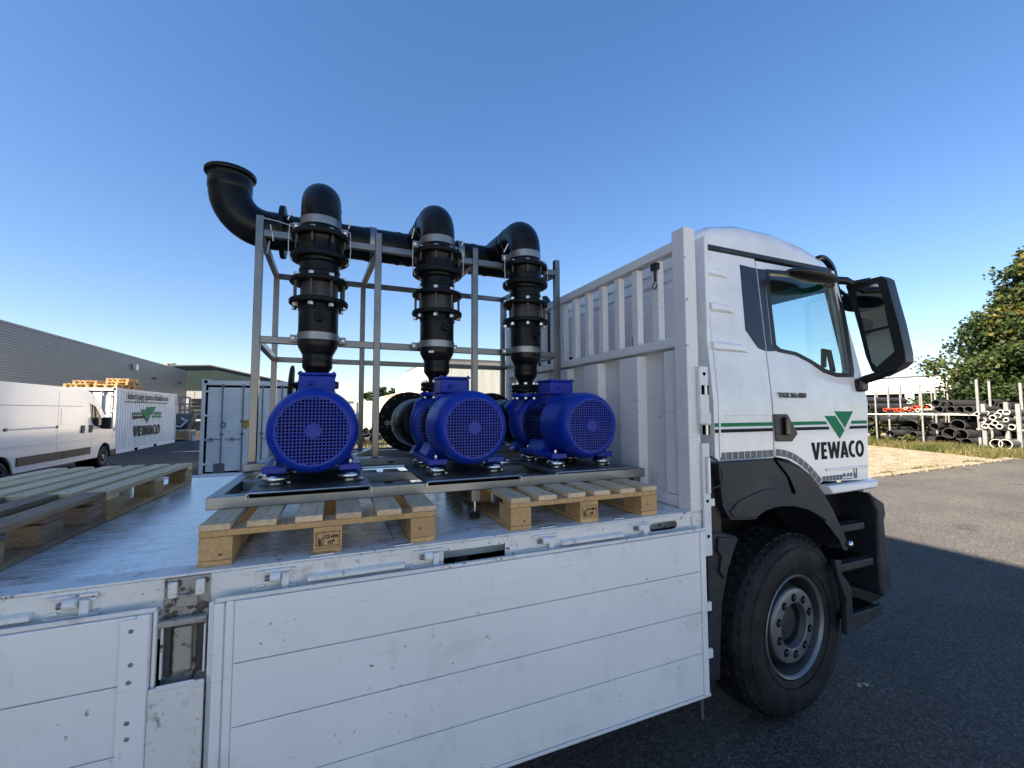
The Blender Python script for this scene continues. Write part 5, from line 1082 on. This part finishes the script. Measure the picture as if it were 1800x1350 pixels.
def container(name, label, x0, x1, y0, y1, h, doors, lean=0.0):
    """doors at y0; x1 is the corrugated side that the camera sees"""
    C = thing(name, label, 'container', (x0, y0, 0), 'shipping containers')
    W_ = x1-x0
    fr = MB(); p = .09
    for x in (x0, x1-p):
        for y in (y0, y1-p): fr.box(x, x+p, y, y+p, .17, h-.12)
    for x in (x0, x1-p): fr.box(x+.005, x+p-.005, y0+p, y1-p, .02, .17); fr.box(x+.005, x+p-.005, y0+p, y1-p, h-.12, h-.02)
    for y in (y0+.004, y1-p+.004): fr.box(x0+p, x1-p, y, y+p-.01, .02, .17); fr.box(x0+p, x1-p, y, y+p-.01, h-.15, h-.02)
    fr.build('frame', 'container_white', C, .01)
    for x in (x0+p, x1-p):
        for y in (y0+p, y1-p):
            for z in (.08, h-.06):
                c = MB(); corner(c, x-.002 if x < (x0+x1)/2 else x+.004, y-.004 if y < (y0+y1)/2 else y+.004, z); cf = c.build('corner_casting', 'container_white', C, .012)
                if y < (y0+y1)/2: MB().lathe([(.045, 0), (.045, .003)], (x, y-.096, z), (0, -1, 0), 14).build('casting_hole', 'void', C)
    # corrugated long walls: one folded sheet each
    for x, s in ((x1-.03, 1), (x0+.03, -1)):
        pts = []; y = y0+.1; k = 0; pit = .28
        while y < y1-.12:
            pts += [(y, 0), (y+.07, 0), (y+.10, -.036), (y+.18, -.036), (y+.21, 0)]; y += pit*.9
        pts.append((y1-.1, 0))
        b = MB(); b.loft([[(x+s*d, yy, .17) for yy, d in pts], [(x+s*d, yy, h-.12) for yy, d in pts]], False); b.build('side_sheet', 'container_white', C, smooth=0)
    MB().box(x0+.05, x1-.05, y0+.1, y1-.05, h-.05, h-.025).build('roof_sheet', 'container_white', C); MB().box(x0+.05, x1-.05, y0+.12, y1-.05, .10, .16).build('floor', 'concrete', C)
    MB().box(x0+.05, x1-.05, y1-.06, y1-.02, .15, h-.1).build('end_sheet', 'container_white', C)
    for y in (y0+W_*.85, y0+(y1-y0)*.58): MB().box(x1-.005, x1-.001+.004, y, y+.36, .03, .15).build('fork_pocket', 'void', C)
    xm = (x0+x1)/2
    # doors: dark gasket, leaves with pressed panels, lock rods with keepers and handles, hinges
    MB().box(x0+p, x1-p, y0+.050, y0+.06, .17, h-.15).build('gasket', 'void', C)
    for s in (0, 1):
        a, c = (x0+p+.055, xm-.03) if not s else (xm+.03, x1-p-.055)
        d = MB().box(a, c, y0+.028, y0+.050, .22, h-.21).build('door', 'container_white', C, .004)
        hs = [.30, .30+(h-.6)*.235, .30+(h-.6)*.44, .30+(h-.6)*.645, h-.30]
        for z0, z1 in zip(hs, hs[1:]):
            MB().box(a+.10, c-.06, y0+.020, y0+.029, z0+.055, z1-.055).build('door_panel', 'container_white', d, .014, 2)
        for fx in (.33, .80):
            xr = a+(c-a)*fx if not s else c-(c-a)*fx
            MB().cyl((xr, y0+.0, .20), (xr, y0+.0, h-.12), .017, n=10).build('lock_rod', 'galvanised', d)
            for z in (.20, h-.16, h*.45): MB().box(xr-.045, xr+.045, y0-.02, y0+.03, z-.03, z+.03).build('rod_keeper', 'galvanised', d, .008)
            b = MB(); b.cyl((xr, y0-.02, h*.40), (xr-.40 if not s else xr+.40, y0-.02, h*.40), .011, n=8); b.box(xr-.27, xr-.20, y0-.035, y0+.02, h*.40-.035, h*.40+.05) if not s else b.box(xr+.20, xr+.27, y0-.035, y0+.02, h*.40-.035, h*.40+.05); b.build('door_lever', 'galvanised', d)
        for k in range(4):
            z = .40+k*(h-.75)/3; b = MB()
            if not s: b.box(x0+.01, a+.10, y0-.002, y0+.030, z, z+.055)
            else: b.box(c-.10, x1-.01, y0-.002, y0+.030, z, z+.055)
            b.build('hinge', 'container_white', C, .006)
    return C
c1 = container('shipping_container', 'white container with green logo and pallets on its roof, beyond the van', -11.0, -8.54, 23.67, 31.45, 2.90, True)
def deco1():
    X = -8.530; 
    def q(u, v): p = at(u, v, 0, X); return (p.y, p.z)
    def dec(name, px, mat): 
        poly = [q(*p) for p in px]; return plate(name, [poly], 0, X, X+.003, mat, c1)
    dec('logo_bar', ((234, 725), (249, 724.5), (250, 729), (234, 730)), 'logo_green'); dec('logo_bar', ((234, 731.5), (251, 730.5), (254, 735), (234, 736.5)), 'logo_black')
    dec('logo_bar', ((272, 724.5), (283.5, 724), (283.5, 728.5), (270, 729)), 'logo_green'); dec('logo_bar', ((270, 730.5), (283.5, 730), (283.5, 733.5), (268.5, 734)), 'logo_green')
    dec('logo_triangle', ((249, 719.5), (258, 720), (264, 731), (259, 744), (257, 738)), 'logo_green'); dec('logo_triangle', ((259, 715.5), (274, 715), (268, 727), (265, 730), (260, 722)), 'logo_green')
    ls, wt = letters_vewaco(); a, c = q(234, 769), q(281, 766); zt = q(234, 749)[1]; h = (zt-a[1])*.92
    for o in ls: plate('letter', [[(a[0]+(c[0]-a[0])*px/wt, a[1]+.03+h*py) for px, py in oo] for oo in o], 0, X, X+.003, 'logo_black', c1)
    a, c = q(224, 701), q(296, 701); o = lettering('slogan', 'Iduri pig ipsts idsalis ex', (X+.002, a[0], a[1]), (0, 1, 0), (0, 0, 1), .42, 'logo_black', c1, .006, 1.0)
    w_ = max(v.co.y for v in o.data.vertices)-a[0]
    for v in o.data.vertices: v.co.y = a[0]+(v.co.y-a[0])*(c[0]-a[0])/w_
    a, c = q(220, 704.5), q(295, 707); MB().box(X, X+.003, a[0], c[0], a[1]-.06, a[1]-.02).build('rule_line', 'logo_black', c1)
    lettering('container_number', '355  2', (-9.75, 23.67+.018, 2.08), (1, 0, 0), (0, 0, 1), .27, 'check_grey', c1, 0, .9)
deco1()
c2 = container('shipping_container', 'white container with closed doors facing the truck, behind the first motor', -3.27, -.83, 14.06, 20.1, 2.74, True)
def deco2():
    y = 14.06+.0185
    def dk(u, v): p = at(u, v, 1, 14.06+.02); return p
    p = dk(392, 747); MB().lathe([(.115, 0), (.115, .003)], (p.x, y, p.z), (0, -1, 0), 28).build('round_sticker', 'label_white', c2); MB().lathe([(.085, 0), (.085, .003)], (p.x, y-.003, p.z), (0, -1, 0), 28).build('round_emblem', 'sticker_blue', c2)
    lettering('emblem_mark', 'UD', (p.x, y-.0065, p.z-.045), (1, 0, 0), (0, 0, 1), .12, 'label_white', c2, .004, .9, 'CENTER')
    a = dk(432, 746); plate('warning_triangle', [[(a.x-.15, a.z+.12), (a.x+.15, a.z+.12), (a.x, a.z-.15)]], 1, y-.003, y, 'logo_black', c2); plate('warning_fill', [[(a.x-.128, a.z+.107), (a.x+.128, a.z+.107), (a.x, a.z-.123)]], 1, y-.006, y-.0035, 'sticker_yellow', c2)
    for k, (w_, dz) in enumerate(((.15, .07), (.12, .045), (.06, .0), (.03, -.04))): MB().box(a.x-w_/2, a.x+w_/2, y-.008, y-.0062, a.z+dz, a.z+dz+.012).build('warning_print', 'logo_black', c2)
    a, c = dk(375, 815), dk(394, 836); MB().box(a.x, c.x, y-.004, y, c.z, a.z).build('data_plate', 'check_grey', c2, .004)
deco2()
# pallets on the container roof
for k, (x, y, z, rz, l) in enumerate(((-10.35, 23.75, 2.902, .02, 'lowest left pallet on the roof of the logo container'), (-9.40, 23.8, 2.902, -.02, 'lowest right pallet on the roof of the logo container'), (-10.1, 23.85, 3.048, .03, 'second-layer left pallet on the roof of the logo container'),
        (-9.2, 24.3, 3.048, -.03, 'second-layer right pallet on the roof of the logo container'), (-9.25, 24.5, 3.194, .0, 'topmost pallet of the pile on the logo container'), (-9.35, 25.3, 2.902, .02, 'farthest pallet lying flat on the logo container'))):
    p = copy_tree(pal)
    for o in list(p.children):
        if o.name.startswith('stamp'): bpy.data.objects.remove(o)
    put(p, (x, y, z), rz, l, 'pallets on the container roof')
# ---- goods stored beyond the containers
def crate(loc, sx, sy, sz, label, mat='wood_pale', name='wooden_crate'):
    t = thing(name, label, 'crate', loc, 'crates and goods beyond the containers'); x, y, z = loc
    MB().box(x+.02, x+sx-.02, y+.02, y+sy-.02, z+.08, z+sz-.02).build('panel', 'wood_new' if mat == 'wood_pale' else mat, t)
    for a in (x, x+sx-.12): MB().box(a, a+.12, y, y+.02, z+.06, z+sz).build('corner_batten', mat, t, .004); MB().box(x+sx-.02 if a > x else x, x+sx if a > x else x+.02, y+.021, y+.14, z+.06, z+sz).build('corner_batten', mat, t, .004)
    for zz in (z+.06, z+sz-.12): MB().box(x+.121, x+sx-.121, y, y+.02, zz, zz+.12).build('batten', mat, t, .004); MB().box(x+sx-.02, x+sx, y+.141, y+sy-.02, zz, zz+.12).build('batten', mat, t, .004)
    for a in (x+.02, x+sx-.14): MB().box(a, a+.12, y, y+sy, z, z+.06).build('skid_runner', mat, t)
    MB().box(x, x+sx, y, y+sy, z+sz, z+sz+.02).build('lid', mat, t); return t
def gp(u, v, y): return at(u, v, 1, y)
def gcrate(u0, u1, vt, y, d, label, mat='wood_pale'):
    a, c = gp(u0, vt, y), gp(u1, vt, y); return crate((a.x, y, 0), c.x-a.x, d, a.z, label, mat)
gcrate(303, 331, 757, 33.5, 1.6, 'open-framed wooden crate at the far end of the logo container')
cb = gcrate(331.5, 345, 759, 33.0, 1.2, 'smaller pale crate with a white label beside the framed crate'); a, c = gp(338, 764, 33), gp(343.5, 775, 33); MB().box(a.x, c.x, 32.985, 32.998, c.z, a.z).build('paper_label', 'label_white', cb)
gcrate(324, 356, 742, 36.5, 2.4, 'large closed wooden crate behind the two small crates', 'carton')
a, c = gp(336, 700, 42), gp(362, 734, 42)
hh = (a.z-c.z)/5
for k in range(5):
    t = thing('timber_bundle', '%s timber bundle of the tall grey-brown stack beyond the crates' % ('lowest', 'second lowest', 'middle', 'second highest', 'topmost')[k], 'timber', (a.x, 42, c.z+k*hh), 'stacked timber bundles')
    for j in range(3): MB().box(a.x, c.x, 42, 44, c.z+k*hh+j*hh*.31, c.z+k*hh+j*hh*.31+hh*.29).build('layer', 'wood_old', t, .01)
t = thing('timber_rack', 'steel rack carrying the timber stack beyond the crates', 'rack', (a.x-.6, 42, 0))
for xx in (a.x-.75, a.x-.12, c.x+.02): MB().box(xx, xx+.10, 41.9, 42.05, 0, a.z+.1).build('post', 'concrete', t)
MB().box(a.x-.8, c.x+.2, 41.9, 44.1, c.z-.12, c.z-.005).build('shelf', 'galvanised', t)
for v in (700, 712, 722, 732): q = gp(328, v, 41.9); MB().box(a.x-.76, a.x-.06, 41.78, 41.88, q.z, q.z+.12).build('arm', 'pvc_pale', t)
t = thing('steel_bin', 'blue-grey steel bin with white bars sticking out behind the crates', 'bin', (gp(318, 750, 35.2).x, 35.2, 0))
a, c = gp(308, 727, 35.2), gp(326, 752, 35.2)
MB().prism([(a.x, .35), (c.x, .35), (c.x+.45, a.z), (a.x, a.z)], 1, 35.2, 36.3).build('tub', 'hall_grey', t, .03)
for q0, q1 in (((309, 749), (318, 750)), ((318, 750), (329, 738)), ((319, 734), (328, 742))): MB().bar(gp(*q0, 35.1), gp(*q1, 35.1), .07, .10).build('bar', 'label_white', t)
MB().box(a.x+.2, a.x+.7, 35.12, 35.19, 0, 1.0).build('support', 'hall_green', t)

# ================================================================== PIPE RACKS (right)
RX = 28.0
def racks():
    R = thing('pipe_rack', 'galvanised rack of tall posts holding stacked pipes beside the gravel', 'rack', (RX, 11, 0))
    for (u, vt, vb, dx, w) in ((1537, 673, 780, 0, .09), (1560, 676, 760, .25, .10), (1581, 677, 716, 3.2, .10), (1618, 675, 780, .0, .10), (1615, 676, 713, 4.0, .08), (1642, 671, 778, 1.5, .10), (1636, 675, 716, 4.0, .08), (1664, 671, 705, 5.0, .10), (1659, 675, 705, 6.0, .08), (1700, 675, 707, 5.5, .10), (1716, 667, 790, 0, .13), (1722, 676, 708, 5.0, .12), (1738, 670, 726, 1.8, .12), (1793, 673, 722, 1.5, .13), (1561.5, 678, 700, 6.5, .08), (1540.5, 672, 700, 6.5, .08), (1583, 677, 700, 6.5, .08)):
        a = at(u, vt, 0, RX+dx); w *= .72; MB().box(a.x-w/2, a.x+w/2, a.y-w/2, a.y+w/2, 0, a.z).build('post', 'galvanised', R, .01)
    for (u, vt) in ((1728, 710), (1789, 710), (1768, 707)):
        a = at(u, vt, 0, RX-.6); MB().box(a.x-.07, a.x+.07, a.y-.07, a.y+.07, 0, a.z).build('post', 'galvanised', R, .01)
    for (y0, y1, x, z) in ((9.9, 14.9, RX-.05, 1.62), (9.9, 14.9, RX+2.5, 1.62), (9.9, 14.9, RX+5.0, 1.62)): MB().box(x-.04, x+.04, y0, y1, z-.04, z+.03).build('beam', 'concrete', R, .008)
    a, c = at(1722, 752, 0, RX-.5), at(1790, 753, 0, RX-.5)
    for dx in (0, 2.2, 4.4): MB().box(RX-.55+dx, RX-.45+dx, c.y-.4, a.y+.1, a.z-.10, a.z-.02).build('beam', 'galvanised', R, .008)
    return R
racks()
def pipe(u, v, rp, x, length, mat, label, group, thick=.12, tilt=0.0):
    """one stored pipe, its open end where the photograph shows it; rp = radius in photograph pixels"""
    p = at(u, v, 0, x); q = at(u+rp, v, 0, x); dep = (p-EYE).dot(fwd); r = rp*dep/F
    o = MB(); ri = r*(1-thick); o.lathe([(ri, length), (ri, 0), (r, 0), (r, length), (ri, length)], (0, 0, 0), (1, tilt, 0), 20, False, False)
    ob = o.build('stored_pipe', 'pipe_shaded_grey' if mat == 'pvc_grey' else mat, None, smooth=40); ob.location = (p.x, p.y, max(p.z, r+.01)); tag(ob, label, 'pipe', group)
    if mat == 'pvc_grey': MB().ring((-.004, 0, 0), (1, 0, 0), ri*.98, r*1.01, .05, 20).build('sunlit_rim', 'pvc_pale', ob)  # pale ring paints the sunlight on the pipe edge
    return ob
C_ = lambda x, y: (1520+x/6.43, 640+y/6.43)
GU = 'black pipes on the upper shelf'
for k, (x, y, r) in enumerate(((805, 445, 42), (885, 460, 38), (955, 457, 38), (835, 512, 40), (972, 515, 38), (1080, 517, 40), (1175, 514, 40))):
    pipe(*C_(x, y), r/6.43*1.05, RX-.2+.12*(k % 3), 6, 'pe_black', 'black pipe on the upper shelf, %s' % ('upper row leftmost', 'upper row middle', 'upper row rightmost', 'lower row leftmost', 'lower row second from left', 'lower row third from left', 'lower row rightmost')[k], GU, .13)
for k, (x, y, r, m_) in enumerate(((225, 515, 20, 'pvc_red'), (345, 525, 17, 'pvc_red'), (385, 517, 22, 'pvc_red'), (432, 522, 18, 'pvc_red'), (458, 500, 18, 'pvc_pale'), (497, 508, 24, 'pvc_red'), (560, 492, 24, 'pvc_red'), (536, 527, 20, 'pvc_pale'), (595, 522, 22, 'pvc_pale'))):
    pipe(*C_(x, y), r/6.43*.9, RX-.25+.1*k % .4, 1.6, m_, '%s pipe end, %s from the left in the red and cream bundle' % ('red' if m_ == 'pvc_red' else 'cream', ('first', 'second', 'third', 'fourth', 'fifth', 'sixth', 'seventh', 'eighth', 'ninth')[k]), 'red and cream pipes on the shelf', .22)
pipe(*C_(700, 500), 7.5, RX+.9, 2.6, 'pvc_pale', 'thick cream pipe lying right of the red bundle', 'red and cream pipes on the shelf', .1)
for k, (x, y, r) in enumerate(((60, 415, 42), (30, 480, 46), (180, 490, 48), (-40, 420, 40))):
    pipe(*C_(x-170, y), r/6.43, RX+1.5+.3*k, 5.2, 'pvc_grey' if k == 9 else 'pe_black', 'long black pipe seen side-on above the red bundle, %s' % ('upper', 'lower', 'middle', 'hindmost')[k], 'long black pipes beside the cab', .12)
for k, (x, y, r) in enumerate(((285, 790, 42), (420, 868, 44), (545, 800, 38), (565, 868, 46), (785, 707, 42), (1050, 692, 66), (955, 780, 60), (1085, 800, 64), (855, 862, 56), (1150, 890, 52), (60, 640, 46), (60, 740, 46))):
    pipe(*C_(x, y), r/6.43, RX-.1+.15*(k % 3), 6, 'pe_black', 'black pipe stored on the ground below the shelf, %s' % ('far left upper', 'left lower', 'left middle', 'left lower beside the feathery weed', 'centre small one', 'largest one in the centre', 'centre one left of the largest pair', 'large one right of centre', 'lower centre one', 'lower right one behind grass', 'leftmost upper one beside the cab edge', 'leftmost lower one beside the cab edge')[k], 'black pipes below the shelf', .10)
for k, (x, y, r) in enumerate(((1265, 563, 22), (1370, 555, 25), (1330, 635, 30), (1500, 580, 30), (1445, 605, 28), (1535, 545, 28), (1600, 545, 29), (1595, 632, 22), (1470, 668, 28), (1543, 668, 33), (1360, 700, 28), (1435, 703, 31), (1520, 705, 28), (1590, 712, 28), (1660, 712, 32))):
    pipe(*C_(x, y), r/6.43*1.05, RX-1.3+.25*((k*7) % 4), 5.5, 'pvc_grey', 'grey pipe end in the right bay, %s' % ('top row far left', 'top row second from left', 'second row far left', 'below the top pair', 'centre of the bundle', 'top row left of the pair', 'top row rightmost', 'in front of the large dark pipe', 'third row left', 'third row right', 'bottom row leftmost', 'bottom row second', 'bottom row third', 'bottom row fourth', 'bottom row rightmost')[k], 'grey pipes in the right bay', .24)
pipe(*C_(1612, 612), 9.5, RX-.2, 6, 'pvc_grey', 'large dark-mouthed grey pipe among the small ones in the right bay', 'grey pipes in the right bay', .1)
for k, (x, y, r) in enumerate(((1485, 900, 52), (1590, 908, 56), (1515, 975, 42))):
    pipe(*C_(x, y), r/6.43, RX-1.5, 5, 'pe_black' if k == 2 else 'pvc_grey', 'thin-walled %s pipe on the grass at the right, %s' % (('grey', 'grey', 'black')[k], ('left one', 'right one', 'lowest one')[k]), 'thin-walled pipes on the grass', .09)
for k, (u, v, r) in enumerate(((1765, 715, 8), (1740, 708, 7), (1775, 735, 9), (1760, 765, 10), (1600, 750, 12))):
    pipe(u, v, r, RX+2.2+.3*k, 6, 'pe_black', 'black pipe lying deep inside the rack, %s' % ('right upper', 'centre upper', 'right middle', 'right lower', 'left lower')[k], 'pipes deep inside the rack', .1)
# pipes piled in the sun behind the truck bed, seen between the posts
for k, (u, v, r) in enumerate(((643, 758, 7), (655, 758, 7), (643, 771, 7), (654, 771, 6), (668, 769, 6), (630, 768, 6), (669, 757, 5))):
    p = at(u, v, 1, 24+.2*(k % 3)); dep = (p-EYE).dot(fwd); rr = r*dep/F*.95
    o = MB(); o.lathe([(rr*.86, 6), (rr*.86, 0), (rr, 0), (rr, 6), (rr*.86, 6)], (0, 0, 0), (-.55, 1, 0), 20, False, False); ob = o.build('stored_pipe', 'pvc_pale' if k in (0, 1, 4) else 'pe_black', smooth=40); ob.location = (p.x, p.y, max(rr+.01, p.z))
    tag(ob, 'pipe in the sunlit pile seen between the posts, %s' % ('upper left', 'upper middle', 'lower left', 'lower middle', 'lower right', 'far left', 'upper right')[k], 'pipe', 'pipe pile behind the bed')
# ---- small stones on the asphalt
for k, (u, v, r, l) in enumerate(((1510, 1206, .013, 'left one of two pale pebbles on the asphalt'), (1522, 1205, .012, 'right one of two pale pebbles on the asphalt'))):
    p = at(u, v, 2, 0); b = MB(); bmesh.ops.create_icosphere(b.bm, subdivisions=2, radius=1)
    for v_ in b.bm.verts: v_.co = Vector((v_.co.x*r*1.5, v_.co.y*r, v_.co.z*r*.8))*(1+.12*math.sin(v_.co.x*5+k*2+v_.co.y*4))
    o = b.build('pebble', 'stone_pale', smooth=60); o.location = (p.x, p.y, r*.6); o.rotation_euler = (0, 0, .6+k); tag(o, l, 'pebble', 'pebbles on the asphalt')
for o in bpy.data.objects:
    for k in ('_w', '_'):
        if k in o: del o[k]
